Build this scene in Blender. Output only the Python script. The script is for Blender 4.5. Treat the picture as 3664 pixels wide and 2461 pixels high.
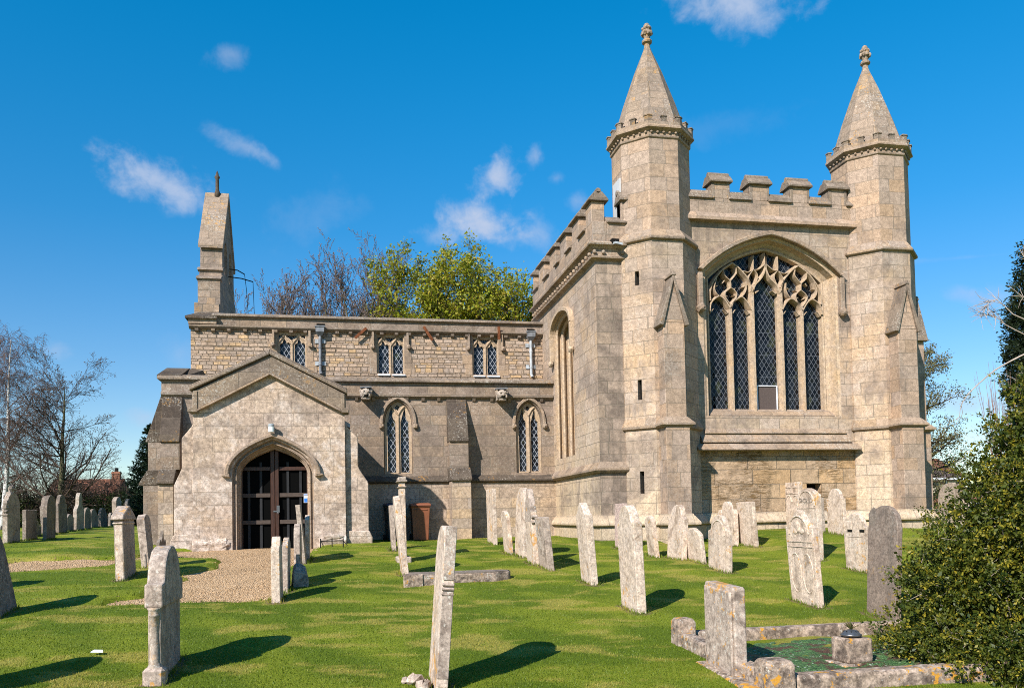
import bpy, bmesh, math, random
import numpy as np
from mathutils import Vector, Matrix
from mathutils.geometry import tessellate_polygon

for o in list(bpy.data.objects):
    bpy.data.objects.remove(o, do_unlink=True)
S = bpy.context.scene
COL = S.collection
R = math.radians

# ---------------------------------------------------------------- camera (eye at the world origin, church axes = world axes)
YAW, PITCH, ROLL = 0.197948517, 0.0370137939, -0.0200702781
def cam_axes():
    c, s = math.cos(YAW), math.sin(YAW)
    f = Vector((s, c, 0)); r = Vector((c, -s, 0)); u = Vector((0, 0, 1))
    cp, sp = math.cos(PITCH), math.sin(PITCH)
    f, u = cp*f + sp*u, cp*u - sp*f
    cr, sr = math.cos(ROLL), math.sin(ROLL)
    r, u = cr*r + sr*u, cr*u - sr*r
    return r, u, f
cr_, cu_, cf_ = cam_axes()
cd = bpy.data.cameras.new('camera'); cam = bpy.data.objects.new('camera', cd); COL.objects.link(cam)
cam.matrix_world = Matrix(((cr_.x, cu_.x, -cf_.x, 0), (cr_.y, cu_.y, -cf_.y, 0), (cr_.z, cu_.z, -cf_.z, 0), (0, 0, 0, 1)))
cd.sensor_fit = 'HORIZONTAL'; cd.sensor_width = 36; cd.lens = 29.115
cd.shift_y = 0.1371; cd.clip_start = 0.1; cd.clip_end = 3000
S.camera = cam
S.view_settings.view_transform = 'Standard'; S.view_settings.look = 'None'
S.view_settings.exposure = 0.72; S.view_settings.gamma = 1
S.view_settings.use_curve_mapping = False
S.cycles.use_denoising = False; S.cycles.filter_width = 1.0
S.cycles.max_bounces = 6; S.cycles.diffuse_bounces = 3; S.cycles.transparent_max_bounces = 6

# ---------------------------------------------------------------- node helpers
def nd(nt, typ, ins=None, **at):
    n = nt.nodes.new(typ)
    for k, v in at.items(): setattr(n, k, v)
    for k, v in (ins or {}).items():
        s = n.inputs[k]
        if isinstance(v, bpy.types.NodeSocket): nt.links.new(v, s)
        else:
            if hasattr(s.default_value, '__len__') and hasattr(v, '__len__') and len(s.default_value) == 4 and len(v) == 3: v = (*v, 1)
            s.default_value = v
    return n
def mth(nt, op, a, b=0.0, c=None, clamp=False):
    d = {0: a, 1: b}
    if c is not None: d[2] = c
    return nd(nt, 'ShaderNodeMath', d, operation=op, use_clamp=clamp).outputs[0]
def vmt(nt, op, a, b=(0, 0, 0)):
    n = nd(nt, 'ShaderNodeVectorMath', {0: a, 1: b}, operation=op)
    return n.outputs['Value'] if op in ('DOT_PRODUCT', 'LENGTH', 'DISTANCE') else n.outputs[0]
def mix(nt, f, a, b, mode='MIX'):
    n = nd(nt, 'ShaderNodeMix', None, data_type='RGBA', blend_type=mode, clamp_factor=True)
    for i, v in ((0, f), (6, a), (7, b)):
        s = n.inputs[i]
        if isinstance(v, bpy.types.NodeSocket): nt.links.new(v, s)
        else: s.default_value = (*v, 1) if hasattr(v, '__len__') and len(v) == 3 else v
    return n.outputs[2]
def rmp(nt, v, a, b, c=0.0, d=1.0, smooth=True):
    return nd(nt, 'ShaderNodeMapRange', {0: v, 1: a, 2: b, 3: c, 4: d}, interpolation_type='SMOOTHSTEP' if smooth else 'LINEAR').outputs[0]
def noi(nt, vec, sc, det=4.0, rough=0.55, dist=0.0, dim='3D'):
    n = nd(nt, 'ShaderNodeTexNoise', {'Scale': sc, 'Detail': det, 'Roughness': rough, 'Distortion': dist}, noise_dimensions=dim)
    if vec is not None: nt.links.new(vec, n.inputs['W' if dim == '1D' else 'Vector'])
    return n.outputs[0]

# ---------------------------------------------------------------- sky, clouds, sun
SUN_EL, SUN_AZ = 35.5, 43.0
def pix_dir(x, y):                                   # photo pixel (3664 wide) -> world direction, used for where the clouds stand in the sky
    return (cr_*((x-1832)/2963.25) + cu_*((1732.8-y)/2963.25) + cf_).normalized()
W = bpy.data.worlds.new('World'); S.world = W; W.use_nodes = True
nt = W.node_tree; nt.nodes.clear()
sky = nd(nt, 'ShaderNodeTexSky', sky_type='NISHITA', sun_disc=False, sun_elevation=R(SUN_EL), sun_rotation=R(180+SUN_AZ),
         air_density=1.0, dust_density=0.0, ozone_density=3.0, altitude=50)
hs = nd(nt, 'ShaderNodeHueSaturation', {'Hue': 0.489, 'Saturation': 1.5, 'Value': 1.2, 'Color': sky.outputs[0]})
dirv = nd(nt, 'ShaderNodeTexCoord').outputs['Generated']
low = rmp(nt, nd(nt, 'ShaderNodeSeparateXYZ', {0: dirv}).outputs[2], -.03, .62)
hl_ = nd(nt, 'ShaderNodeHueSaturation', {'Hue': 0.507, 'Saturation': 1.25, 'Value': .78, 'Color': sky.outputs[0]})
skyc = mix(nt, low, hl_.outputs[0], hs.outputs[0])
n1 = noi(nt, dirv, 13.0, 9.0, 0.62, 0.35)
n2 = noi(nt, dirv, 42.0, 6.0, 0.6, 0.2)
nz = mth(nt, 'ADD', mth(nt, 'MULTIPLY', mth(nt, 'SUBTRACT', n1, 0.5), 2.3), mth(nt, 'MULTIPLY', mth(nt, 'SUBTRACT', n2, 0.5), 1.5))
CL = [(2640, -40, 240, 150, 0, .75), (2560, 10, 130, 80, 0, .45), (820, 195, 85, 42, 10, .34), (560, 640, 200, 90, -18, .75), (660, 720, 95, 60, 10, .5), (480, 600, 110, 50, -10, .4),
      (870, 520, 120, 45, -22, .42), (960, 565, 70, 35, -40, .4), (1785, 630, 105, 75, 35, .9), (1915, 560, 48, 55, 0, .6),
      (1730, 800, 170, 85, 0, .95), (1590, 840, 130, 50, 0, .5), (1830, 850, 110, 50, 8, .5), (1990, 640, 40, 30, 0, .3),
      (1930, 830, 70, 90, 30, .35), (2060, 720, 60, 40, 0, .35), (3460, 1450, 110, 45, 0, .45), (3450, 1050, 55, 30, 0, .28), (3560, 1065, 80, 50, 0, .42),
      (520, 1490, 75, 38, 0, .42), (190, 1255, 60, 35, 0, .35), (640, 1265, 70, 60, 0, .2), (1150, 760, 200, 90, 20, .12), (3460, 920, 260, 12, 5, .14), (2500, 470, 300, 60, 12, .07)]
tot = None
for (x, y, sx, sy, rot, st) in CL:
    c = pix_dir(x, y); ca, sa = math.cos(R(rot)), math.sin(R(rot))
    r0 = (cr_ - c*cr_.dot(c)).normalized(); u0 = c.cross(r0)*-1
    u0 = (cu_ - c*cu_.dot(c) - r0*cu_.dot(r0)).normalized()
    rr = r0*ca + u0*sa; uu = u0*ca - r0*sa
    a = vmt(nt, 'DOT_PRODUCT', dirv, tuple(rr*(2963/sx))); b = vmt(nt, 'DOT_PRODUCT', dirv, tuple(uu*(2963/sy)))
    L = vmt(nt, 'LENGTH', nd(nt, 'ShaderNodeCombineXYZ', {0: a, 1: b}).outputs[0])
    m = rmp(nt, mth(nt, 'ADD', mth(nt, 'SUBTRACT', 1.0, L), nz), -0.05, 1.25)
    m = mth(nt, 'MULTIPLY', mth(nt, 'MULTIPLY', m, rmp(nt, L, 1.8, 0.9)), st)
    m = mth(nt, 'MULTIPLY', m, mth(nt, 'GREATER_THAN', vmt(nt, 'DOT_PRODUCT', dirv, tuple(c)), 0.5))
    tot = m if tot is None else mth(nt, 'SUBTRACT', mth(nt, 'ADD', tot, m), mth(nt, 'MULTIPLY', tot, m))
skycol = mix(nt, tot, skyc, (3.2, 3.75, 4.9))
bg = nd(nt, 'ShaderNodeBackground', {'Color': skycol, 'Strength': 0.10})
nt.links.new(bg.outputs[0], nd(nt, 'ShaderNodeOutputWorld').inputs[0])

sd = bpy.data.lights.new('sun', 'SUN'); sd.energy = 5.0; sd.angle = R(0.53); sd.color = (1.0, 0.945, 0.86)
sun = bpy.data.objects.new('sun', sd); COL.objects.link(sun)
ldir = Vector((math.sin(R(SUN_AZ))*math.cos(R(SUN_EL)), math.cos(R(SUN_AZ))*math.cos(R(SUN_EL)), -math.sin(R(SUN_EL))))
sun.rotation_euler = (-ldir).to_track_quat('Z', 'Y').to_euler(); sun.location = -ldir*60

# ---------------------------------------------------------------- materials
M = {}
def newmat(name):
    m = bpy.data.materials.new(name); m.use_nodes = True; m.node_tree.nodes.clear(); M[name] = m
    return m, m.node_tree
def finish(nt, col, rough=0.9, h=None, bump=0.3, bdist=0.02, spec=0.25, **kw):
    b = nd(nt, 'ShaderNodeBsdfPrincipled', {'Base Color': col, 'Roughness': rough, 'Specular IOR Level': spec, **kw})
    if h is not None:
        nt.links.new(nd(nt, 'ShaderNodeBump', {'Strength': bump, 'Distance': bdist, 'Height': h}).outputs[0], b.inputs['Normal'])
    nt.links.new(b.outputs[0], nd(nt, 'ShaderNodeOutputMaterial').inputs[0])
    return b
def ashlar(nt, bh, bw, jw, irr=0.1, ragged=0.006):
    uv = nd(nt, 'ShaderNodeUVMap', uv_map='UVMap').outputs[0]
    wob = nd(nt, 'ShaderNodeTexNoise', {'Vector': uv, 'Scale': 6.0, 'Detail': 4.0, 'Roughness': 0.65})
    uvw = vmt(nt, 'ADD', uv, vmt(nt, 'MULTIPLY', vmt(nt, 'SUBTRACT', wob.outputs['Color'], (.5, .5, .5)), (ragged*6, ragged*6, 0)))
    sp = nd(nt, 'ShaderNodeSeparateXYZ', {0: uvw}); u, v = sp.outputs[0], sp.outputs[1]
    v = mth(nt, 'ADD', v, mth(nt, 'MULTIPLY', noi(nt, v, 1.0/(bh*2.6), 1.0, 0.5, 0, '1D'), irr*2))
    v = mth(nt, 'DIVIDE', v, bh); row = mth(nt, 'FLOOR', v); fv = mth(nt, 'FRACT', v)
    h = nd(nt, 'ShaderNodeTexWhiteNoise', {'W': row}, noise_dimensions='1D').outputs[0]
    u2 = mth(nt, 'ADD', mth(nt, 'DIVIDE', u, mth(nt, 'MULTIPLY', mth(nt, 'ADD', 0.7, mth(nt, 'MULTIPLY', h, 0.65)), bw)), mth(nt, 'MULTIPLY', h, 37.7))
    # uneven block lengths along a course
    u2 = mth(nt, 'ADD', u2, mth(nt, 'MULTIPLY', nd(nt, 'ShaderNodeTexNoise', {'Vector': nd(nt, 'ShaderNodeCombineXYZ', {0: u2, 1: mth(nt, 'MULTIPLY', row, 7.3)}).outputs[0], 'Scale': 0.45, 'Detail': 0.0}).outputs[0], 1.3))
    cl = mth(nt, 'FLOOR', u2); fu = mth(nt, 'FRACT', u2)
    rnd = nd(nt, 'ShaderNodeTexWhiteNoise', {'Vector': nd(nt, 'ShaderNodeCombineXYZ', {0: cl, 1: row}).outputs[0]}, noise_dimensions='2D')
    du = mth(nt, 'MULTIPLY', mth(nt, 'MINIMUM', fu, mth(nt, 'SUBTRACT', 1.0, fu)), bw)
    dv = mth(nt, 'MULTIPLY', mth(nt, 'MINIMUM', fv, mth(nt, 'SUBTRACT', 1.0, fv)), bh)
    dist = mth(nt, 'MINIMUM', du, dv)
    joint = rmp(nt, dist, jw*0.5, jw*1.25, 1.0, 0.0)
    return joint, rnd.outputs['Value'], rnd.outputs['Color'], dist
DIM = {'dressed_stone': .90, 'aisle_ashlar': .86, 'rubble': 1.12, 'weathered_stone': .50, 'coping_stone': .74, 'spire_stone': .92, 'bellcote_stone': 1.05, 'moulding_stone': .88, 'turret_ashlar': .97, 'porch_ashlar': 1.04}
def stone(name, cols, block=None, joint=(.16, .13, .10), jstr=.75, dark=None, white=0.0, orange=0.0, bump=.35, streak=0.0, obj=False, eroded=0.0, pale=None, bdist=.02, grain=.32, warm=None, mott=.22, zw=None):
    sc3 = (.92, .80, .79) if obj else (.79, .708, .722)
    k_ = DIM.get(name, 1.0)
    tn3 = lambda c: tuple(a*b*k_ for a, b in zip(c, sc3))
    cols = [tn3(c) for c in cols]
    if dark: dark = (tn3(dark[0]), *dark[1:])
    if pale: pale = (tn3(pale[0]), pale[1])
    if warm: warm = (tn3(warm[0]), warm[1])
    m, nt = newmat(name)
    if obj:
        tc = nd(nt, 'ShaderNodeTexCoord').outputs['Object']
        rn = nd(nt, 'ShaderNodeObjectInfo').outputs['Random']
        pos = vmt(nt, 'ADD', tc, nd(nt, 'ShaderNodeCombineXYZ', {0: mth(nt, 'MULTIPLY', rn, 31.0), 1: mth(nt, 'MULTIPLY', rn, 17.0), 2: mth(nt, 'MULTIPLY', rn, 23.0)}).outputs[0])
    else:
        pos = nd(nt, 'ShaderNodeNewGeometry').outputs['Position']
    big = noi(nt, pos, 0.9, 6, 0.62); mid = noi(nt, pos, 5.0, 6, 0.65); fine = noi(nt, pos, 45.0, 5, 0.7)
    if block:
        bh, bw, jw, irr = block
        jt, rv, rc, dist = ashlar(nt, bh, bw, jw, irr)
        c = mix(nt, rmp(nt, rv, 0.15, 0.6), cols[0], cols[1]); c = mix(nt, rmp(nt, rv, 0.7, 0.95), c, cols[2])
        sc = nd(nt, 'ShaderNodeSeparateColor', {0: rc}).outputs[1]
        c = mix(nt, 1.0, c, nd(nt, 'ShaderNodeCombineColor', {0: rmp(nt, sc, 0, 1, .90, 1.06), 1: rmp(nt, sc, 0, 1, .89, 1.06), 2: rmp(nt, sc, 0, 1, .86, 1.07)}).outputs[0], 'MULTIPLY')
    else:
        c = mix(nt, rmp(nt, mid, .35, .65), cols[0], cols[1]); c = mix(nt, rmp(nt, noi(nt, pos, 2.1, 4, .6), .5, .75), c, cols[2])
    if warm:
        c = mix(nt, mth(nt, 'MULTIPLY', rmp(nt, noi(nt, pos, 0.55, 4, .55, .4), .47, .66), warm[1]), c, warm[0])
    if zw:                                                           # weathering by height: washed yellow-white low courses, grey crust on the exposed top
        zz_ = mth(nt, 'ADD', nd(nt, 'ShaderNodeSeparateXYZ', {0: pos}).outputs[2], mth(nt, 'MULTIPLY', mth(nt, 'SUBTRACT', noi(nt, pos, 1.1, 4, .6), .5), 5.0))
        c = mix(nt, mth(nt, 'MULTIPLY', rmp(nt, zz_, 3.4, .2), zw[0]), c, (.50, .395, .275))
        c = mix(nt, mth(nt, 'MULTIPLY', rmp(nt, zz_, 4.6, 7.8), zw[1]), c, (.255, .205, .15))
    if pale:
        pm = rmp(nt, mth(nt, 'ADD', mth(nt, 'MULTIPLY', big, .5), mth(nt, 'MULTIPLY', mid, .55)), .5, .62)
        c = mix(nt, mth(nt, 'MULTIPLY', pm, pale[1]), c, pale[0])
    if dark:
        dn = mth(nt, 'ADD', mth(nt, 'MULTIPLY', noi(nt, pos, dark[2], 7, .68, .5), .72), mth(nt, 'MULTIPLY', fine, .28))
        c = mix(nt, mth(nt, 'MULTIPLY', rmp(nt, dn, dark[3] if len(dark) > 3 else .47, (dark[3] if len(dark) > 3 else .47)+.09), dark[1]), c, dark[0])
    if streak:
        sv = vmt(nt, 'MULTIPLY', pos, (7.0, 7.0, 0.55))
        c = mix(nt, mth(nt, 'MULTIPLY', rmp(nt, noi(nt, sv, 1.0, 5, .65), .5, .7), streak), c, (.10, .085, .07))
    c = mix(nt, 1.0, c, nd(nt, 'ShaderNodeCombineColor', {i: rmp(nt, fine, .3, .7, 1-grain, 1+grain) for i in range(3)}).outputs[0], 'MULTIPLY')
    mo = noi(nt, vmt(nt, 'ADD', pos, (3, 8, 5)), 11.0 if not obj else 16.0, 4, .72)
    c = mix(nt, 1.0, c, nd(nt, 'ShaderNodeCombineColor', {i: rmp(nt, mo, .28, .72, 1-mott, 1+mott) for i in range(3)}).outputs[0], 'MULTIPLY')
    if white:
        w = rmp(nt, mth(nt, 'ADD', noi(nt, pos, 26.0, 5, .75), mth(nt, 'MULTIPLY', mth(nt, 'SUBTRACT', big, .5), .55)), .57, .68)
        c = mix(nt, mth(nt, 'MULTIPLY', w, white), c, (.53, .49, .43))
    if orange:
        w = rmp(nt, mth(nt, 'ADD', noi(nt, vmt(nt, 'ADD', pos, (9, 4, 2)), 12.0, 6, .66), mth(nt, 'MULTIPLY', mth(nt, 'SUBTRACT', noi(nt, pos, 1.7, 3, .5), .5), .7)), .63-.035*(orange >= 1), .70-.035*(orange >= 1))
        c = mix(nt, mth(nt, 'MULTIPLY', w, orange), c, (.52, .25, .035))
    h = mth(nt, 'ADD', mth(nt, 'MULTIPLY', fine, .35), mth(nt, 'MULTIPLY', mid, .5))
    if block:
        c = mix(nt, mth(nt, 'MULTIPLY', jt, mth(nt, 'MULTIPLY', rmp(nt, mid, .3, .6, .45, 1.0), jstr)), c, joint)
        h = mth(nt, 'SUBTRACT', mth(nt, 'ADD', h, mth(nt, 'MULTIPLY', rv, .25)), mth(nt, 'MULTIPLY', jt, 1.1))
    if eroded:
        ev = vmt(nt, 'MULTIPLY', pos, (3.0, 3.0, 14.0))
        e = noi(nt, ev, 1.0, 6, .68, 1.2)
        em = mth(nt, 'MULTIPLY', rmp(nt, noi(nt, pos, .8, 3, .5), .42, .55), eroded)
        h = mth(nt, 'ADD', h, mth(nt, 'MULTIPLY', mth(nt, 'MULTIPLY', e, em), 4.0))
        c = mix(nt, mth(nt, 'MULTIPLY', em, rmp(nt, e, .5, .38)), c, (.19, .12, .06))
    finish(nt, c, .93, h, bump, bdist, .12)
    return m

BUFF, GREY = (.475, .385, .28), (.45, .385, .30)
stone('chapel_ashlar', zw=(.6, .45), cols=(BUFF, GREY, (.50, .395, .265)), block=(.30, .52, .009, .06), jstr=.85, dark=((.24, .205, .165), .7, .8, .50), white=.22, warm=((.56, .42, .235), .45), pale=((.56, .50, .41), .35), streak=.12)
stone('chapel_eroded', ((.50, .385, .235), (.46, .37, .25), (.54, .39, .21)), (.36, .66, .010, .05), dark=((.24, .18, .12), .4, 1.0, .54), eroded=1.0, bump=.6, bdist=.05, white=.2)
stone('stained_ashlar', ((.36, .305, .235), (.33, .285, .225), (.40, .335, .25)), (.30, .52, .010, .06), jstr=1.0, dark=((.15, .13, .105), .75, 1.1, .48), streak=.35, white=.2)
stone('turret_ashlar', ((.45, .355, .25), (.42, .355, .275), (.49, .375, .25)), (.33, .56, .009, .06), jstr=.7, dark=((.23, .195, .155), .7, .9, .50), white=.22, streak=.10)
stone('aisle_ashlar', ((.355, .29, .21), (.33, .285, .225), (.40, .325, .225)), (.30, .60, .010, .07), jstr=.9, dark=((.20, .17, .135), .65, 1.2, .49), white=.4, streak=.22)
stone('aisle_lower', ((.44, .37, .28), (.40, .35, .275), (.50, .40, .26)), (.30, .60, .009, .07), mott=.3, jstr=.7, dark=((.24, .20, .155), .55, 1.1, .51), white=.35, warm=((.55, .42, .24), .4))
stone('porch_ashlar', ((.45, .38, .29), (.42, .365, .29), (.50, .425, .32)), (.31, .55, .008, .2), mott=.38, jstr=.5, dark=((.235, .20, .16), .7, 1.3, .51), white=.5, pale=((.62, .57, .48), .75), warm=((.50, .395, .25), .35))
stone('rubble', ((.46, .37, .265), (.42, .36, .28), (.54, .40, .22)), (.088, .21, .013, .14), joint=(.13, .10, .07), jstr=.85, dark=((.23, .18, .13), .45, .9, .52), bump=.85, bdist=.035, white=.15)
stone('weathered_stone', ((.215, .185, .14), (.26, .225, .17), (.17, .145, .115)), (.5, .9, .008, .0), jstr=.6, dark=((.12, .105, .085), .6, 2.5, .5), white=.55, orange=.3, bump=.5)
stone('coping_stone', ((.36, .31, .235), (.31, .27, .21), (.40, .34, .25)), (.6, .8, .008, .0), jstr=.6, dark=((.19, .165, .13), .6, 2.0, .50), white=.6, orange=.25, bump=.5)
stone('spire_stone', ((.37, .305, .22), (.33, .285, .22), (.41, .325, .215)), (.30, .42, .011, .04), jstr=.55, dark=((.22, .185, .14), .5, 1.8, .51), white=.6, orange=.55, bump=.45)
stone('bellcote_stone', ((.32, .27, .205), (.27, .235, .185), (.40, .315, .215)), (.24, .42, .012, .05), dark=((.13, .115, .10), .6, 1.6, .50), white=.4, orange=.25, bump=.5)
stone('dressed_stone', ((.56, .455, .30), (.52, .44, .32), (.58, .45, .27)), None, dark=((.34, .27, .18), .25, 2.0, .56), orange=.10, bump=.2, white=.1)
stone('moulding_stone', ((.43, .35, .25), (.39, .33, .25), (.46, .36, .235)), (.45, .7, .007, .0), jstr=.5, dark=((.17, .145, .12), .55, 1.6, .51), white=.45, orange=.12, bump=.4)
G = dict(obj=True, bump=.75, mott=.28)
stone('grave_pale', ((.55, .49, .385), (.60, .545, .45), (.50, .42, .30)), dark=((.24, .19, .135), .7, 3.2, .515), white=.8, orange=.75, streak=.28, **G)
stone('grave_lichen', cols=((.38, .34, .28), (.47, .43, .36), (.32, .285, .23)), dark=((.15, .125, .10), .75, 5.0, .50), white=.95, orange=.75, streak=.3, **G)
stone('grave_grey', ((.35, .325, .265), (.41, .38, .315), (.30, .27, .22)), dark=((.16, .145, .12), .65, 3.2, .505), white=.7, orange=.25, streak=.3, **G)
stone('grave_dark', ((.215, .20, .165), (.26, .235, .19), (.18, .165, .14)), dark=((.10, .092, .078), .65, 2.6, .50), white=.5, orange=.2, streak=.4, **G)  # dark stone; also holds the shade on the left group's faces
stone('grave_slate', ((.19, .165, .135), (.235, .205, .165), (.165, .15, .13)), dark=((.12, .115, .10), .5, 2.2, .52), white=.18, orange=.15, streak=.5, obj=True, bump=.3)
stone('grave_pink', ((.46, .385, .345), (.50, .425, .37), (.42, .345, .30)), dark=((.25, .19, .15), .35, 3.0, .55), white=.35, orange=.5, streak=.2, **G)
stone('kerb_stone', ((.31, .265, .20), (.38, .33, .265), (.25, .21, .165)), mott=.5, dark=((.10, .085, .07), .8, 7.0, .48), white=.9, orange=1.0, obj=True, bump=.8)
stone('paving_stone', ((.42, .34, .24), (.46, .38, .28), (.36, .30, .22)), dark=((.22, .18, .13), .4, 2.0, .53), obj=True, bump=.4)

def simple(name, col, rough=.6, var=.15, scale=8.0, spec=.3, bump=.1, metal=0.0, col2=None, stretch=None, bdist=.01):
    m, nt = newmat(name)
    p = nd(nt, 'ShaderNodeTexCoord').outputs['Object']
    if stretch: p = vmt(nt, 'MULTIPLY', p, stretch)
    n = noi(nt, p, scale, 5, .6)
    c = mix(nt, rmp(nt, n, .3, .7), tuple(x*(1-var) for x in col), col2 or tuple(min(1, x*(1+var)) for x in col))
    finish(nt, c, rough, n, bump, bdist, spec, Metallic=metal)
    return m
simple('door_wood', (.04, .015, .008), .45, .4, 5.0, .4, .3, stretch=(12, 12, 1))
simple('grey_wood', (.068, .05, .041), .7, .3, 6.0, .2, .3, stretch=(2, 2, 14))
simple('bar_wood', (.013, .013, .015), .6, .2, 6.0)
simple('iron', (.012, .012, .013), .8, .3, 20.0, .1, .2)
simple('rust', (.14, .048, .02), .85, .35, 14.0, .15, .4)
simple('lead', (.34, .36, .385), .5, .25, 7.0, .45, .25)
simple('grille_brown', (.085, .062, .055), .7, .2, 30.0)
simple('lead_dark', (.15, .155, .17), .5, .3, 7.0, .45, .25)
simple('sill_white', (.72, .75, .82), .5, .12, 9.0)
simple('lamp_white', (.72, .80, .80), .35, .05, 3.0, .5, 0)
simple('lamp_grey', (.28, .31, .33), .4, .1, 3.0, .4, 0)
simple('bin_brown', (.195, .068, .034), .5, .12, 4.0, .35, .05)
simple('bin_grey', (.035, .042, .05), .5, .2, 4.0, .35, .05)
simple('bin_navy', (.012, .018, .05), .4, .2, 4.0, .45, .05)
simple('rubber', (.015, .015, .015), .8, .2, 9.0)
simple('paper_white', (.78, .8, .84), .7, .05, 4.0)
simple('sign_blue', (.03, .16, .52), .4, .05)
simple('sign_yellow', (.75, .55, .06), .4, .05)
simple('bark_dark', (.075, .06, .047), .9, .4, 9.0, .1, .6)
simple('bark_green', (.085, .080, .045), .9, .4, 9.0, .1, .6)
simple('twig_brown', (.115, .075, .062), .85, .35, 3.0, .1, .1)
simple('twig_grey', (.12, .092, .08), .85, .3, 3.0, .1, .1)
simple('twig_dark', (.06, .043, .034), .85, .35, 3.0, .1, .1)
simple('twig_pale', (.36, .285, .235), .8, .2, 5.0, .2, .1)
simple('twig_red', (.32, .19, .15), .8, .2, 5.0, .2, .1)
simple('bud_pink', (.23, .165, .145), .8, .25, 3.0)
simple('soil', (.13, .09, .055), .95, .4, 14.0, .05, .8, col2=(.20, .145, .085), bdist=.04)
simple('brick', (.27, .12, .075), .9, .3, 20.0)
simple('render_cream', (.52, .46, .34), .9, .1, 3.0)
simple('upvc', (.75, .77, .8), .4, .04, 2.0)
simple('window_dark', (.03, .035, .045), .1, .2, 2.0, .5)
simple('metal_dull', (.16, .16, .165), .35, .25, 18.0, .5, .2, metal=.7)
simple('hatch_wood', (.46, .46, .47), .7, .15, 5.0, .2, .3, stretch=(14, 14, 1))
# birch bark: white with dark bands
m, nt = newmat('bark_birch')
p = nd(nt, 'ShaderNodeTexCoord').outputs['Object']
n = noi(nt, vmt(nt, 'MULTIPLY', p, (2, 2, 1.3)), 3.0, 5, .65)
finish(nt, mix(nt, rmp(nt, n, .49, .56), (.50, .48, .455), (.07, .06, .055)), .7, n, .2)
# roof tiles
for nm, c1, c2 in (('tile_red', (.30, .115, .06), (.20, .085, .05)), ('tile_brown', (.135, .095, .08), (.095, .07, .062))):
    m, nt = newmat(nm)
    jt, rv, rc, ds = ashlar(nt, .22, .28, .05, 0.0, .001)
    c = mix(nt, rv, c1, c2); c = mix(nt, mth(nt, 'MULTIPLY', jt, .6), c, (.05, .03, .025))
    finish(nt, c, .85, mth(nt, 'SUBTRACT', 1.0, jt), .5)
# leaded glass: dark quarries between pale lead cames
def leaded(name, w, h, line, came, gl, gl2):
    m, nt = newmat(name)
    uv = nd(nt, 'ShaderNodeUVMap', uv_map='UVMap').outputs[0]
    sp = nd(nt, 'ShaderNodeSeparateXYZ', {0: uv})
    a = mth(nt, 'DIVIDE', sp.outputs[0], w); b = mth(nt, 'DIVIDE', sp.outputs[1], h)
    s, d = mth(nt, 'ADD', a, b), mth(nt, 'SUBTRACT', a, b)
    def ln(t):
        f = mth(nt, 'FRACT', t)
        return mth(nt, 'MINIMUM', f, mth(nt, 'SUBTRACT', 1.0, f))
    l = rmp(nt, mth(nt, 'MINIMUM', ln(s), ln(d)), line*.7, line, 1.0, 0.0)
    ty = mth(nt, 'FRACT', mth(nt, 'DIVIDE', sp.outputs[1], .58))
    bar = mth(nt, 'LESS_THAN', ty, .022)
    l = mth(nt, 'MAXIMUM', l, mth(nt, 'MULTIPLY', bar, .6))
    q = nd(nt, 'ShaderNodeTexWhiteNoise', {'Vector': nd(nt, 'ShaderNodeCombineXYZ', {0: mth(nt, 'FLOOR', s), 1: mth(nt, 'FLOOR', d)}).outputs[0]}, noise_dimensions='2D')
    g = mix(nt, rmp(nt, q.outputs['Value'], .3, .9), gl, gl2)
    g = mix(nt, rmp(nt, noi(nt, nd(nt, 'ShaderNodeNewGeometry').outputs['Position'], 2.6, 4, .6), .56, .68), g, (.035, .04, .022))
    c = mix(nt, l, g, came)
    tilt = vmt(nt, 'MULTIPLY', vmt(nt, 'SUBTRACT', q.outputs['Color'], (.5, .5, .5)), (.10, .10, .10))
    nrm = vmt(nt, 'NORMALIZE', vmt(nt, 'ADD', nd(nt, 'ShaderNodeNewGeometry').outputs['Normal'], tilt))
    bb = finish(nt, c, mix(nt, l, (.07, .07, .07), (.6, .6, .6)), None, spec=.2)
    nt.links.new(nrm, bb.inputs['Normal'])
leaded('glass_chapel', .13, .20, .062, (.105, .115, .135), (.004, .004, .005), (.012, .014, .018))
leaded('glass_nave', .135, .215, .075, (.25, .27, .31), (.005, .006, .009), (.018, .024, .034))
m, nt = newmat('door_glass'); finish(nt, (.003, .003, .003), .6, spec=.02)
m, nt = newmat('void_dark'); finish(nt, (.012, .011, .010), .9, spec=.05)
# foliage
def leafmat(name, c1, c2, c3, rough=.45, spec=.4, trans=.25):
    m, nt = newmat(name)
    at = nd(nt, 'ShaderNodeAttribute', attribute_name='tint').outputs['Fac']
    c = mix(nt, rmp(nt, at, 0, .5, smooth=False), c1, c2); c = mix(nt, rmp(nt, at, .5, 1, smooth=False), c, c3)
    b = nd(nt, 'ShaderNodeBsdfPrincipled', {'Base Color': c, 'Roughness': rough, 'Specular IOR Level': spec})
    t = nd(nt, 'ShaderNodeBsdfTranslucent', {'Color': c})
    x = nd(nt, 'ShaderNodeMixShader', {0: trans, 1: b.outputs[0], 2: t.outputs[0]})
    nt.links.new(x.outputs[0], nd(nt, 'ShaderNodeOutputMaterial').inputs[0])
leafmat('leaf_box', (.02, .038, .005), (.078, .092, .009), (.30, .235, .02), .5, .32, .2)
leafmat('leaf_spring', (.16, .19, .014), (.285, .31, .02), (.35, .26, .03), .5, .3, .4)
leafmat('leaf_spruce', (.006, .016, .008), (.012, .027, .012), (.024, .045, .018), .6, .2, .1)
leafmat('leaf_yew', (.007, .014, .006), (.014, .024, .009), (.03, .04, .014), .6, .2, .1)
leafmat('leaf_hedge', (.016, .028, .007), (.035, .05, .012), (.07, .085, .02), .6, .2, .2)
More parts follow.
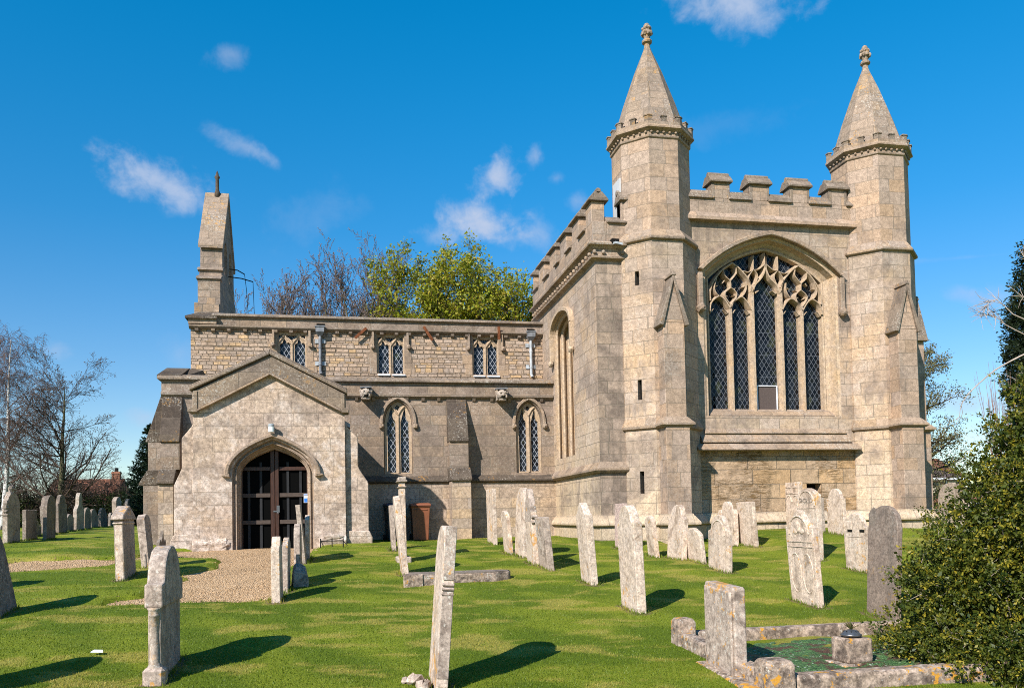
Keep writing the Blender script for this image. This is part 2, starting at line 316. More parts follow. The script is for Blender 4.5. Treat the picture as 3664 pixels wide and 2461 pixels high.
leafmat('leaf_haze', (.10, .10, .04), (.16, .15, .06), (.20, .15, .08), .6, .2, .3)
leafmat('grass_blade', (.085, .135, .008), (.17, .215, .016), (.36, .29, .06), .5, .25, .3)
leafmat('leaf_dead', (.06, .08, .02), (.12, .10, .04), (.10, .05, .03), .7, .2, .2)
# lawn
m, nt = newmat('lawn')
pos = nd(nt, 'ShaderNodeNewGeometry').outputs['Position']
f = noi(nt, pos, 70.0, 4, .75); f2 = noi(nt, pos, 22.0, 4, .7); f3 = noi(nt, pos, 3.2, 5, .65)
at_ = lambda n: nd(nt, 'ShaderNodeAttribute', attribute_name=n).outputs['Fac']
g = mix(nt, rmp(nt, mth(nt, 'ADD', mth(nt, 'MULTIPLY', at_('lush'), .6), mth(nt, 'MULTIPLY', f3, .6)), .25, .85), (.19, .23, .016), (.10, .15, .008))
g = mix(nt, mth(nt, 'MULTIPLY', rmp(nt, mth(nt, 'ADD', at_('straw'), mth(nt, 'MULTIPLY', mth(nt, 'SUBTRACT', f2, .5), .8)), .15, .95), .7), g, (.34, .29, .06))
g = mix(nt, 1.0, g, nd(nt, 'ShaderNodeCombineColor', {0: rmp(nt, f, .3, .7, .55, 1.5), 1: rmp(nt, f, .3, .7, .62, 1.38), 2: rmp(nt, f, .3, .7, .6, 1.4)}).outputs[0], 'MULTIPLY')
cut = nd(nt, 'ShaderNodeAttribute', attribute_name='bare').outputs['Fac']
g = mix(nt, rmp(nt, mth(nt, 'ADD', cut, mth(nt, 'MULTIPLY', mth(nt, 'SUBTRACT', f2, .5), .9)), .4, .65), g, mix(nt, rmp(nt, f2, .35, .65), (.085, .06, .035), (.23, .165, .085)))
finish(nt, g, .85, mth(nt, 'ADD', f, f2), .9, .03, .15)
# gravel
m, nt = newmat('gravel')
pos = nd(nt, 'ShaderNodeNewGeometry').outputs['Position']
vo = nd(nt, 'ShaderNodeTexVoronoi', {'Vector': pos, 'Scale': 46.0, 'Randomness': 1.0})
v2 = nd(nt, 'ShaderNodeTexVoronoi', {'Vector': pos, 'Scale': 60.0, 'Randomness': 1.0})
sc = nd(nt, 'ShaderNodeSeparateColor', {0: vo.outputs['Color']}).outputs[0]
c = mix(nt, rmp(nt, sc, 0, .6), (.48, .29, .14), (.78, .51, .285)); c = mix(nt, rmp(nt, sc, .7, 1), c, (.78, .58, .38))
c = mix(nt, mth(nt, 'MULTIPLY', rmp(nt, vo.outputs['Distance'], .35, .8), .75), c, (.15, .09, .05))
c = mix(nt, mth(nt, 'MULTIPLY', rmp(nt, noi(nt, pos, 1.3, 5, .6), .5, .68), .4), c, (.32, .21, .115))
finish(nt, c, .9, mth(nt, 'SUBTRACT', 1.0, mth(nt, 'ADD', vo.outputs['Distance'], mth(nt, 'MULTIPLY', v2.outputs['Distance'], .4))), 1.0, .03, .15)
# green glass chippings with moss
m, nt = newmat('green_chips')
pos = nd(nt, 'ShaderNodeNewGeometry').outputs['Position']
vo = nd(nt, 'ShaderNodeTexVoronoi', {'Vector': pos, 'Scale': 55.0, 'Randomness': 1.0})
sc = nd(nt, 'ShaderNodeSeparateColor', {0: vo.outputs['Color']}).outputs[0]
c = mix(nt, rmp(nt, sc, 0, 1), (.03, .082, .026), (.09, .175, .055)); c = mix(nt, rmp(nt, sc, .965, .985), c, (.34, .38, .31))
c = mix(nt, rmp(nt, noi(nt, pos, 5.5, 5, .65, .6), .50, .60), c, (.085, .045, .028))
c = mix(nt, rmp(nt, noi(nt, vmt(nt, 'ADD', pos, (5, 2, 0)), 4.0, 5, .65), .60, .70), c, (.11, .14, .015))
finish(nt, c, .7, mth(nt, 'SUBTRACT', 1.0, vo.outputs['Distance']), .9, .02, .3)
# ---------------------------------------------------------------- mesh helpers
def tag(o, label=None, cat=None, group=None, kind=None):
    if label: o['label'] = label
    if cat: o['category'] = cat
    if group: o['group'] = group
    if kind: o['kind'] = kind
    return o
def empty(name, loc=(0, 0, 0), rot=(0, 0, 0), label=None, cat=None, group=None):
    o = bpy.data.objects.new(name, None); COL.objects.link(o); o.location = loc; o.rotation_euler = rot; o.empty_display_size = .2
    return tag(o, label, cat, group)
def face_uv(ps):
    n = Vector((0, 0, 0))
    for i in range(len(ps)):
        a, b = ps[i], ps[(i+1) % len(ps)]
        n += Vector(((a[1]-b[1])*(a[2]+b[2]), (a[2]-b[2])*(a[0]+b[0]), (a[0]-b[0])*(a[1]+b[1])))
    if n.length < 1e-12: return [(0, 0)]*len(ps)
    n.normalize()
    h = math.hypot(n.x, n.y)
    if h < .25: return [(p[0], p[1]) for p in ps]
    tx, ty = -n.y/h, n.x/h
    if abs(ty) > abs(tx):
        if ty < 0: tx, ty = -tx, -ty
    elif tx < 0: tx, ty = -tx, -ty
    return [(p[0]*tx+p[1]*ty, p[2]/max(h, .5)) for p in ps]
class MB:
    def __init__(s): s.v = []; s.f = []
    def pt(s, p): s.v.append(tuple(p)); return len(s.v)-1
    def face(s, ps): s.f.append([s.pt(p) for p in ps])
    def box(s, x0, x1, y0, y1, z0, z1):
        i = len(s.v)
        s.v += [(x0, y0, z0), (x1, y0, z0), (x1, y1, z0), (x0, y1, z0), (x0, y0, z1), (x1, y0, z1), (x1, y1, z1), (x0, y1, z1)]
        s.f += [[i+a for a in q] for q in ((0, 3, 2, 1), (4, 5, 6, 7), (0, 1, 5, 4), (1, 2, 6, 5), (2, 3, 7, 6), (3, 0, 4, 7))]
        return s
    def prism(s, poly, ext, fr=None):
        """poly: list of 3D points (planar ring); ext: vector."""
        n = len(poly); i = len(s.v)
        e = Vector(ext)
        s.v += [tuple(p) for p in poly] + [tuple(Vector(p)+e) for p in poly]
        s.f.append([i+k for k in range(n)][::-1]); s.f.append([i+n+k for k in range(n)])
        for k in range(n): s.f.append([i+k, i+(k+1) % n, i+n+(k+1) % n, i+n+k])
        return s
    def prismX(s, yz, x0, x1): return s.prism([(x0, y, z) for y, z in yz], (x1-x0, 0, 0))
    def prismY(s, xz, y0, y1): return s.prism([(x, y0, z) for x, z in xz], (0, y1-y0, 0))
    def prismZ(s, xy, z0, z1): return s.prism([(x, y, z0) for x, y in xy], (0, 0, z1-z0))
    def loft(s, rings, closed=True, caps=True):
        i = len(s.v); n = len(rings[0])
        for r in rings: s.v += [tuple(p) for p in r]
        for k in range(len(rings)-1):
            for j in range(n if closed else n-1):
                a = i+k*n+j; b = i+k*n+(j+1) % n
                s.f.append([a, b, b+n, a+n])
        if caps and closed:
            s.f.append([i+j for j in range(n)][::-1]); s.f.append([i+(len(rings)-1)*n+j for j in range(n)])
        return s
    def tube(s, path, r, n=8, r1=None):
        path = [Vector(p) for p in path]; rings = []
        for k, p in enumerate(path):
            d = (path[min(k+1, len(path)-1)] - path[max(k-1, 0)]).normalized()
            u = d.orthogonal().normalized() if k == 0 else (u - d*u.dot(d)).normalized()
            w = d.cross(u); rr = r if r1 is None else r+(r1-r)*k/(len(path)-1)
            rings.append([p+(u*math.cos(2*math.pi*j/n)+w*math.sin(2*math.pi*j/n))*rr for j in range(n)])
        return s.loft(rings)
    def lathe(s, c, prof, n=14):
        return s.loft([[(c[0]+r*math.cos(2*math.pi*j/n), c[1]+r*math.sin(2*math.pi*j/n), c[2]+z) for j in range(n)] for r, z in prof])
    def blob(s, c, r, n=7, m=5, sc=(1, 1, 1), rng=None, jit=0.0):
        rings = []
        for k in range(m):
            t = math.pi*(k+.25)/(m-.5); rings.append([])
            for j in range(n):
                q = r*(1+(rng.uniform(-jit, jit) if rng else 0))
                rings[-1].append((c[0]+q*sc[0]*math.sin(t)*math.cos(2*math.pi*j/n), c[1]+q*sc[1]*math.sin(t)*math.sin(2*math.pi*j/n), c[2]-q*sc[2]*math.cos(t)))
        return s.loft(rings)
    def build(s, name, mat, parent=None, bevel=0, seg=1, smooth=False, label=None):
        me = bpy.data.meshes.new(name); me.from_pydata(s.v, [], s.f)
        uvl = me.uv_layers.new(name='UVMap').data
        li = 0
        for f in s.f:
            for uv in face_uv([s.v[k] for k in f]): uvl[li].uv = uv; li += 1
        me.materials.append(M[mat])
        if smooth:
            for p in me.polygons: p.use_smooth = True
        o = bpy.data.objects.new(name, me); COL.objects.link(o)
        if parent: o.parent = parent
        if bevel:
            b = o.modifiers.new('bevel', 'BEVEL'); b.width = bevel; b.segments = seg; b.limit_method = 'ANGLE'; b.angle_limit = R(35); b.use_clamp_overlap = True
        if label: o['label'] = label
        return o
def mesh_np(name, v, f, mat, parent=None, tint=None, smooth=False):
    """big meshes straight from arrays; f is (n,3) or (n,4)"""
    me = bpy.data.meshes.new(name); v = np.asarray(v, np.float32); f = np.asarray(f, np.int32); k = f.shape[1]
    me.vertices.add(len(v)); me.vertices.foreach_set('co', v.ravel())
    me.loops.add(f.size); me.loops.foreach_set('vertex_index', f.ravel())
    me.polygons.add(len(f)); me.polygons.foreach_set('loop_start', np.arange(0, f.size, k, dtype=np.int32)); me.polygons.foreach_set('loop_total', np.full(len(f), k, np.int32))
    if tint is not None:
        a = me.attributes.new('tint', 'FLOAT', 'POINT'); a.data.foreach_set('value', np.asarray(tint, np.float32))
    me.update(calc_edges=True)
    if smooth: me.polygons.foreach_set('use_smooth', np.ones(len(f), bool))
    me.materials.append(M[mat]); o = bpy.data.objects.new(name, me); COL.objects.link(o)
    if parent: o.parent = parent
    return o

class Fr:                                                            # a wall frame: a along the wall, z up, d into the wall
    def __init__(s, o, a, d): s.o, s.a, s.d = Vector(o), Vector(a), Vector(d)
    def __call__(s, a, z, d=0.0): return s.o + s.a*a + s.d*d + Vector((0, 0, z))
FY = lambda Y: Fr((0, Y, 0), (1, 0, 0), (0, 1, 0))
FX = lambda X: Fr((X, 0, 0), (0, -1, 0), (1, 0, 0))
def panel(mb, fr, outer, holes=(), d=0.0):
    loops = [outer]+list(holes); flat = [p for l in loops for p in l]
    tris = tessellate_polygon([[Vector((p[0], p[1], 0)) for p in l] for l in loops])
    i = len(mb.v); mb.v += [tuple(fr(p[0], p[1], d)) for p in flat]
    for t in tris:
        a, b, c = (flat[k] for k in t)
        if abs((b[0]-a[0])*(c[1]-a[1])-(b[1]-a[1])*(c[0]-a[0])) < 1e-9: continue
        if (b[0]-a[0])*(c[1]-a[1])-(b[1]-a[1])*(c[0]-a[0]) < 0: t = t[::-1]
        mb.f.append([i+k for k in t])
def reveal(mb, fr, steps, closed=False):
    """steps: [(outline, depth), ...] equal-length outlines"""
    mb.loft([[fr(p[0], p[1], d) for p in ol] for ol, d in steps], closed, False)
def plate(mb, fr, outer, holes, d0, d1):
    panel(mb, fr, outer, holes, d0)
    for h in list(holes)+[outer]: reveal(mb, fr, [(h, d0), (h, d1)], True)
def arch(c, hw, zs, za, n=9, k=.72, kx=.97):
    l = []
    for i in range(n+1):
        t = i/n; x = -hw*((1-t)**2 + 2*t*(1-t)*kx); z = (za-zs)*(2*t*(1-t)*k + t*t)
        l.append((x, z))
    return [(c+x, zs+z) for x, z in l] + [(c-x, zs+z) for x, z in l[-2::-1]]
def opening(c, hw, zb, zs, za, **k): return [(c-hw, zb)] + arch(c, hw, zs, za, **k) + [(c+hw, zb)]
def band(mb, fr, inn, out, d0, d1):
    i = len(mb.v); n = len(inn)
    mb.v += [tuple(fr(*p, d0)) for p in inn] + [tuple(fr(*p, d0)) for p in out] + [tuple(fr(*p, d1)) for p in inn] + [tuple(fr(*p, d1)) for p in out]
    for k in range(n-1):
        mb.f += [[i+k, i+n+k, i+n+k+1, i+k+1], [i+n+k, i+3*n+k, i+3*n+k+1, i+n+k+1], [i+k, i+k+1, i+2*n+k+1, i+2*n+k]]
    for k in (0, n-1): mb.f.append([i+k, i+2*n+k, i+3*n+k, i+n+k])
def smooth_path(p, n=5):
    if len(p) < 3: return p
    q = [(2*p[0][0]-p[1][0], 2*p[0][1]-p[1][1])]+list(p)+[(2*p[-1][0]-p[-2][0], 2*p[-1][1]-p[-2][1])]; o = []
    for i in range(1, len(q)-2):
        for j in range(n):
            t = j/n
            o.append(tuple(.5*(2*q[i][k]+(q[i+1][k]-q[i-1][k])*t+(2*q[i-1][k]-5*q[i][k]+4*q[i+1][k]-q[i+2][k])*t*t+(3*q[i][k]-3*q[i+1][k]+q[i+2][k]-q[i-1][k])*t**3) for k in (0, 1)))
    return o+[p[-1]]
def ribbon(mb, fr, path, w, d0, d1, taper=1.0, face=.34):
    p = [Vector((a[0], a[1])) for a in smooth_path(path)]; rings = []
    for i, q in enumerate(p):
        t = (p[min(i+1, len(p)-1)]-p[max(i-1, 0)])
        t = t.normalized() if t.length > 1e-9 else Vector((0, 1)); nn = Vector((-t.y, t.x)); ww = w*(1+(taper-1)*i/max(1, len(p)-1))
        rings.append([fr(*(q+nn*ww*s), d) for s, d in ((-.5, d1), (-.5, d0+(d1-d0)*.55), (-face*.5, d0), (face*.5, d0), (.5, d0+(d1-d0)*.55), (.5, d1))])
    mb.loft(rings, True, True)
def octo(cx, cy, w, z):
    r = w/2/math.cos(math.pi/8)
    return [(cx+r*math.cos(math.pi/8+k*math.pi/4), cy+r*math.sin(math.pi/8+k*math.pi/4), z) for k in range(8)]
def text_obj(txt, size, depth, mat, parent, loc, rot, name='lettering'):
    cu = bpy.data.curves.new(name, 'FONT'); cu.body = txt; cu.size = size; cu.extrude = depth; cu.align_x = 'CENTER'
    t = bpy.data.objects.new(name, cu); COL.objects.link(t)
    bpy.context.view_layer.update()
    me = bpy.data.meshes.new_from_object(t.evaluated_get(bpy.context.evaluated_depsgraph_get()))
    bpy.data.objects.remove(t, do_unlink=True)
    o = bpy.data.objects.new(name, me); COL.objects.link(o); me.materials.clear(); me.materials.append(M[mat])
    o.parent = parent; o.location = loc; o.rotation_euler = rot
    return o

# ---------------------------------------------------------------- ground
GY = [-60, 6.5, 8, 12, 16, 19, 21, 24, 30, 60, 400]; GZ = [-1.6, -1.6, -1.52, -1.2, -.9, -.69, -.64, -.64, -.55, -.3, -.3]
MY = [0, 17.0, 19, 23, 27, 36, 60, 400]; MZ = [-9, -.85, -.62, -.48, -.35, -.2, -.1, -.1]
RY = [0, 13.5, 15, 17, 18.5, 20, 400]; RZ = [-9, -1.09, -.88, -.62, -.52, -.45, -.3]
def smst(a, b, x):
    t = np.clip((x-a)/(b-a), 0, 1); return t*t*(3-2*t)
def ground0(X, Y):
    X, Y = np.asarray(X, float), np.asarray(Y, float)
    g = np.interp(Y, GY, GZ)
    w = (1-smst(-6.2, -4.9, X))*(Y > 16.9); g = g*(1-w)+np.maximum(g, np.interp(Y, MY, MZ))*w
    w = smst(8.2, 10.5, X); return g*(1-w)+np.maximum(g, np.interp(Y, RY, RZ))*w
PATHS = [[(-.4, 23.6), (-.55, 21.2), (-.75, 19.4), (-1.08, 16.4), (-1.08, 14.3), (-1.08, 12.85), (-1.46, 12.69), (-2.14, 12.75), (-2.68, 12.79), (-3.3, 12.83), (-3.38, 13.0), (-3.1, 13.5), (-2.76, 14.6), (-2.81, 15.95), (-2.49, 16.66), (-2.55, 18.2), (-3.6, 18.75), (-4.1, 19.2), (-4.2, 20.9), (-3.4, 21.1), (-3.4, 23.6)],
         [(-2.6, 18.25), (-3.6, 18.6), (-4.3, 18.35), (-4.6, 17.6), (-5.4, 17.05), (-6.2, 16.75), (-9, 16.1), (-14, 15.3), (-14, 17.3), (-9, 18.0), (-6.8, 18.35), (-5.6, 18.6), (-4.7, 18.95), (-4.2, 19.6), (-3.9, 20.2), (-2.6, 20.2)]]
def poly_sd(poly, X, Y):
    """signed distance (negative inside), arrays"""
    d = np.full(X.shape, 1e9); ins = np.zeros(X.shape, bool); n = len(poly)
    for i in range(n):
        (x0, y0), (x1, y1) = poly[i], poly[(i+1) % n]
        dx, dy = x1-x0, y1-y0
        t = np.clip(((X-x0)*dx+(Y-y0)*dy)/(dx*dx+dy*dy), 0, 1)
        d = np.minimum(d, np.hypot(X-x0-t*dx, Y-y0-t*dy))
        c = ((y0 > Y) != (y1 > Y)); ins ^= c & (X < (x1-x0)*(Y-y0)/((y1-y0) if y1 != y0 else 1e-9)+x0)
    return np.where(ins, -d, d)
def vnoise(X, Y, s, seed=0):
    X = np.asarray(X)*s; Y = np.asarray(Y)*s; xi, yi = np.floor(X).astype(np.int64), np.floor(Y).astype(np.int64); fx, fy = X-xi, Y-yi
    fx, fy = fx*fx*(3-2*fx), fy*fy*(3-2*fy)
    def h(a, b):
        n = (a*374761393+b*668265263+seed*974711) & 0x7fffffff; n = ((n ^ (n >> 13))*1274126177) & 0x7fffffff
        return ((n ^ (n >> 16)) & 0xffff)/65535.
    return (h(xi, yi)*(1-fx)+h(xi+1, yi)*fx)*(1-fy)+(h(xi, yi+1)*(1-fx)+h(xi+1, yi+1)*fx)*fy
def path_sd(X, Y):
    e = (vnoise(X, Y, 2.2, 3)-.5)*.22+(vnoise(X, Y, 7.0, 5)-.5)*.10
    return np.minimum(poly_sd(PATHS[0], X, Y), poly_sd(PATHS[1], X, Y))+e
def grass_z(X, Y):
    X, Y = np.asarray(X, float), np.asarray(Y, float)
    z = ground0(X, Y)+(vnoise(X, Y, .8, 1)-.5)*.05+(vnoise(X, Y, 2.5, 2)-.5)*.025
    sd = path_sd(X, Y)
    return z - .15*(1-smst(-.06, .06, sd)) - .02*(1-smst(0, .35, sd))
def straw(X, Y):
    a = math.radians(14); x, y = X*math.cos(a)-Y*math.sin(a), X*math.sin(a)+Y*math.cos(a)
    n = .45*vnoise(x*1.1, y*2.2, 1.0, 21)+.33*vnoise(x*2.3, y*5.0, 1.0, 22)+.22*vnoise(x*5, y*11, 1.0, 23)
    return smst(.47, .72, n)
def lush(X, Y):
    n = .6*vnoise(X*.5+Y*.22, Y*.9, 1.0, 31)+.4*vnoise(X*1.4+Y*.5, Y*2.2, 1.0, 32)
    n = n+.10*np.sin(2*np.pi*(X*.86+Y*.30+.25*np.sin(Y*.5))/1.05)*smst(-6, -2, X)
    return smst(.33, .67, n)
def axis(pts):
    o = []
    for a, b, s in pts: o += list(np.arange(a, b, s))
    return np.array(o+[pts[-1][1]])
gx = axis([(-600, -120, 60), (-120, -30, 6), (-30, -15, 1.0), (-15, -5, .16), (-5, 3, .09), (3, 15, .14), (15, 30, 1), (30, 120, 6), (120, 600, 60)])
gy = axis([(-60, -4, 4), (-4, 5.5, .5), (5.5, 22, .09), (22, 30, .3), (30, 60, 1.5), (60, 200, 10), (200, 1000, 80)])
STONES_AT = []                                                       # filled by the gravestone table: worn soil round each foot
def build_ground():
    X, Y = np.meshgrid(gx, gy); Z = grass_z(X, Y)
    sd = path_sd(X, Y); bare = np.clip(1-np.abs(sd+.02)/.07, 0, 1)*.95
    for (sx, sy, w) in STONES_AT:
        d = np.hypot((X-sx)/.19, np.maximum(np.abs(Y-sy-w/2)-w/2, 0)/.15); bare = np.maximum(bare, np.clip(1.3-d*.8, 0, 1)*.74)
    nx, ny = len(gx), len(gy)
    i = np.arange(nx*ny).reshape(ny, nx)
    f = np.stack([i[:-1, :-1], i[:-1, 1:], i[1:, 1:], i[1:, :-1]], -1).reshape(-1, 4)
    o = mesh_np('ground', np.stack([X, Y, Z], -1).reshape(-1, 3), f, 'lawn', smooth=True)
    a = o.data.attributes.new('bare', 'FLOAT', 'POINT'); a.data.foreach_set('value', bare.ravel().astype(np.float32))
    for nm, arr in (('straw', straw(X, Y)), ('lush', lush(X, Y))):
        a = o.data.attributes.new(nm, 'FLOAT', 'POINT'); a.data.foreach_set('value', arr.ravel().astype(np.float32))
    tag(o, kind='structure')
    px = np.arange(-14.5, .5, .09); py = np.arange(12.2, 21.5, .09); X, Y = np.meshgrid(px, py)
    Z = ground0(X, Y)-.075+(vnoise(X, Y, 1.5, 9)-.5)*.04+(vnoise(X, Y, 12, 8)-.5)*.014
    i = np.arange(X.size).reshape(X.shape); keep = (path_sd(X, Y) < .35)
    k = keep[:-1, :-1] & keep[1:, 1:]
    f = np.stack([i[:-1, :-1], i[:-1, 1:], i[1:, 1:], i[1:, :-1]], -1)[k]
    used = np.unique(f); re = np.full(X.size, -1); re[used] = np.arange(len(used))
    V = np.stack([X, Y, Z], -1).reshape(-1, 3)[used]; F = re[f]
    rng = np.random.default_rng(12); m = 16000                       # loose stones on the path and straying over its edge
    a, b = rng.uniform(-9, .2, m), rng.uniform(12.3, 20.9, m); sd = path_sd(a, b); k = (sd < .02) | (rng.random(m) < np.exp(-np.maximum(sd, 0)/.06)*.6); a, b, sd = a[k], b[k], sd[k]
    z = np.where(sd < 0, ground0(a, b)-.07, grass_z(a, b)+.004); r = rng.uniform(.006, .016, (len(a), 1))
    o = np.array([[1, 0, 0], [0, 1, 0], [-1, 0, 0], [0, -1, 0], [.1, .1, .8]]); o = o[None]*(1+rng.uniform(-.35, .35, (len(a), 5, 1)))
    PV = (np.stack([a, b, z], -1)[:, None]+o*r[:, None]).reshape(-1, 3); i0 = (np.arange(len(a))*5)[:, None]+len(V)
    F = np.concatenate([F]+[np.concatenate([i0+p, i0+q, i0+4, i0+4], 1) for p, q in ((0, 1), (1, 2), (2, 3), (3, 0))]); F3 = F[F[:, 2] == F[:, 3]][:, :3]; F4 = F[F[:, 2] != F[:, 3]]
    F = np.concatenate([np.concatenate([F4[:, [0, 1, 2]], F4[:, [0, 2, 3]]]), F3])
    tag(mesh_np('gravel_path', np.concatenate([V, PV]), F, 'gravel'), kind='structure')
# ---------------------------------------------------------------- the church
church = empty('church', (0, 24, -.6), label='old limestone village church with porch, bellcote and two spired turrets', cat='church')
CH = church
def P(name, mb, mat, parent=CH, **k):
    o = mb.build(name, mat, None, **k); o.parent = parent
    if parent is not None: o.matrix_parent_inverse = Matrix.Translation(-Vector(parent.location)) if parent.type == 'EMPTY' else Matrix.Identity(4)
    return o
YA, YC, YP, YK = 23.9, 25.1, 21.0, 19.4

# --- nave aisle wall
aw = MB(); fr = FY(YA)
W1C, W2C = 1.494, 5.347
def aisle_open(c, hw): return opening(c, hw, 1.25, 2.62, 3.37, k=.80, kx=.98)
op = [aisle_open(W1C, .42), aisle_open(W2C, .405)]
panel(aw, fr, [(-4.87, 1.0), (6.3, 1.0), (6.3, 3.5), (-4.87, 3.5)], op)
P('lower_wall', MB().box(-4.87, 6.3, YA-.07, YA+.4, -1.3, .999), 'aisle_lower')
aw.box(-4.87, -4.5, YA+.002, YC, 1.0, 3.95)
for o_ in op: reveal(aw, fr, [(o_, 0), ([(p[0]*.93+(W1C if p[0] < 3 else W2C)*.07, p[1]-.02 if p[1] > 2 else p[1]) for p in o_], .16)])
for c in (W1C, W2C): aw.prismX([(YA-.03, 1.19), (YA+.2, 1.30), (YA+.2, 1.1), (YA-.03, 1.1)], c-.5, c+.5)
P('aisle_wall', aw, 'aisle_ashlar')
st_ = MB(); st_.prismX([(YA, 1.20), (YA-.17, 1.06), (YA-.17, 1.01), (YA-.11, .965), (YA, .965)], -4.87, 6.05)
P('string_course', st_, 'weathered_stone', bevel=.01)
pp = MB(); pp.box(-4.9, 6.3, YA-.03, YA+.35, 3.5, 3.86)
pp.prismX([(YA, 3.42), (YA-.05, 3.42), (YA-.12, 3.47), (YA-.12, 3.53), (YA-.02, 3.56)], -4.9, 6.08)
pp.box(-4.95, -4.45, YA+.36, YC, 3.5, 3.9)
rg = random.Random(4)
x = .28
while x < 6.0:
    if not 2.85 < x < 3.5: pp.prismX([(YA, 3.43), (YA-.10, 3.43), (YA-.05, 3.35), (YA, 3.33)], x, x+.085)
    x += .50+rg.uniform(-.05, .05)
par = P('aisle_parapet', pp, 'aisle_ashlar')
cp = MB(); cp.prismX([(YA-.15, 3.87), (YA-.15, 3.93), (YA-.10, 3.985), (YA+.1, 4.04), (YA+.40, 4.02), (YA+.40, 3.87)], -4.98, 6.1)
P('coping', cp, 'coping_stone', par, bevel=.012)
ge = MB(); ge.prism([(-5.0, YA-.1, 4.0), (-5.0, YC, 4.42), (-5.0, YC, 4.2), (-5.0, YA-.1, 3.9)], (.62, 0, 0))
ge.prism([(-4.38, YA+.35, 4.05), (-3.9, YC-.02, 4.05), (-4.05, YC-.02, 4.36), (-4.38, YC-.02, 4.40)], (.03, 0, .0))
P('coping', ge, 'weathered_stone', par)

def aisle_window(c, hw):
    fr = FY(YA); mb = MB(); w = hw/.42
    def q(x, y): return (c+(x-487)*.0015*w, 1.27+(1515-y)*.001605)
    outer = [(p[0]*.93+c*.07, p[1]-.02 if p[1] > 2 else p[1]) for p in aisle_open(c, hw)]
    L1 = [q(*p) for p in ((285, 1500), (280, 590), (300, 555), (313, 480), (330, 420), (362, 325), (382, 420), (383, 490), (398, 545), (425, 570), (440, 610), (442, 1500))]
    L2 = [q(*p) for p in ((535, 1500), (533, 590), (550, 555), (570, 480), (590, 410), (615, 340), (634, 430), (637, 500), (655, 560), (690, 590), (698, 1500))]
    DM = [q(*p) for p in ((428, 330), (470, 282), (525, 322), (480, 388))]
    plate(mb, fr, outer, [L1, L2, DM], .10, .22)
    ribbon(mb, fr, [q(487, 1512), q(487, 480)], .055, .05, .14, face=.5)
    ribbon(mb, fr, [q(487, 470), q(440, 400), q(365, 310)], .06, .06, .14); ribbon(mb, fr, [q(487, 470), q(540, 380), q(612, 310)], .06, .06, .14)
    g = P('aisle_window', mb, 'dressed_stone')
    gl = MB(); panel(gl, fr, [(a, b) for a, b in outer], (), .19); P('glass', gl, 'glass_nave', g)
    hb = MB(); i_ = arch(c, hw*1.04, 2.70, 3.40, k=.80, kx=.98); o_ = arch(c, hw*1.24, 2.68, 3.50, k=.80, kx=.98)
    band(hb, fr, i_, o_, -.085, .0)
    for s in (-1, 1): P('label_stop', MB().blob((c+s*hw*1.15, YA-.06, 2.62), .085, rng=rg, jit=.15), 'moulding_stone', g)
    P('hood_mould', hb, 'moulding_stone', g, bevel=.012)
aisle_window(W1C, .42); aisle_window(W2C, .405)

# --- aisle buttresses
def south_buttress(x0, x1, x0b, x1b):
    mb = MB()
    mb.prismX([(YA, 3.40), (YA-.06, 3.40), (YA-.52, 2.17), (YA-.52, 2.13), (YA, 2.13)], x0, x1)
    a = P('aisle_buttress', MB().prismX([(YA, 2.128), (YA-.46, 2.128), (YA-.46, 1.40), (YA, 1.40)], x0+.012, x1-.012), 'aisle_ashlar'); P('buttress_foot', MB().prismX([(YA, 1.0), (YA-.70, 1.0), (YA-.70, -1.2), (YA, -1.2)], x0b, x1b), 'aisle_lower', a)
    P('weathering', mb, 'weathered_stone', a, bevel=.012)
    P('weathering', MB().prismX([(YA, 1.398), (YA-.47, 1.398), (YA-.78, 1.06), (YA-.78, 1.002), (YA, 1.002)], x0b-.03, x1b+.03), 'weathered_stone', a, bevel=.012)
south_buttress(2.89, 3.46, 2.92, 3.47)
south_buttress(-4.86, -4.35, -4.86, -4.48)
wb = MB().prismY([(-4.87, 2.18), (-5.27, 2.18), (-5.27, 1.42), (-4.87, 1.42)], YA+.08, YA+.6).prismY([(-4.87, 1.0), (-5.39, 1.0), (-5.39, -1.2), (-4.87, -1.2)], YA+.05, YA+.62)
a = P('aisle_buttress', wb, 'aisle_ashlar')
P('weathering', MB().prismY([(-4.87, 3.5), (-4.92, 3.5), (-5.33, 2.22), (-5.33, 2.182), (-4.87, 2.182)], YA+.07, YA+.61), 'weathered_stone', a, bevel=.012)
P('weathering', MB().prismY([(-4.87, 1.418), (-5.28, 1.418), (-5.5, 1.06), (-5.5, 1.002), (-4.87, 1.002)], YA+.03, YA+.64), 'weathered_stone', a, bevel=.012)

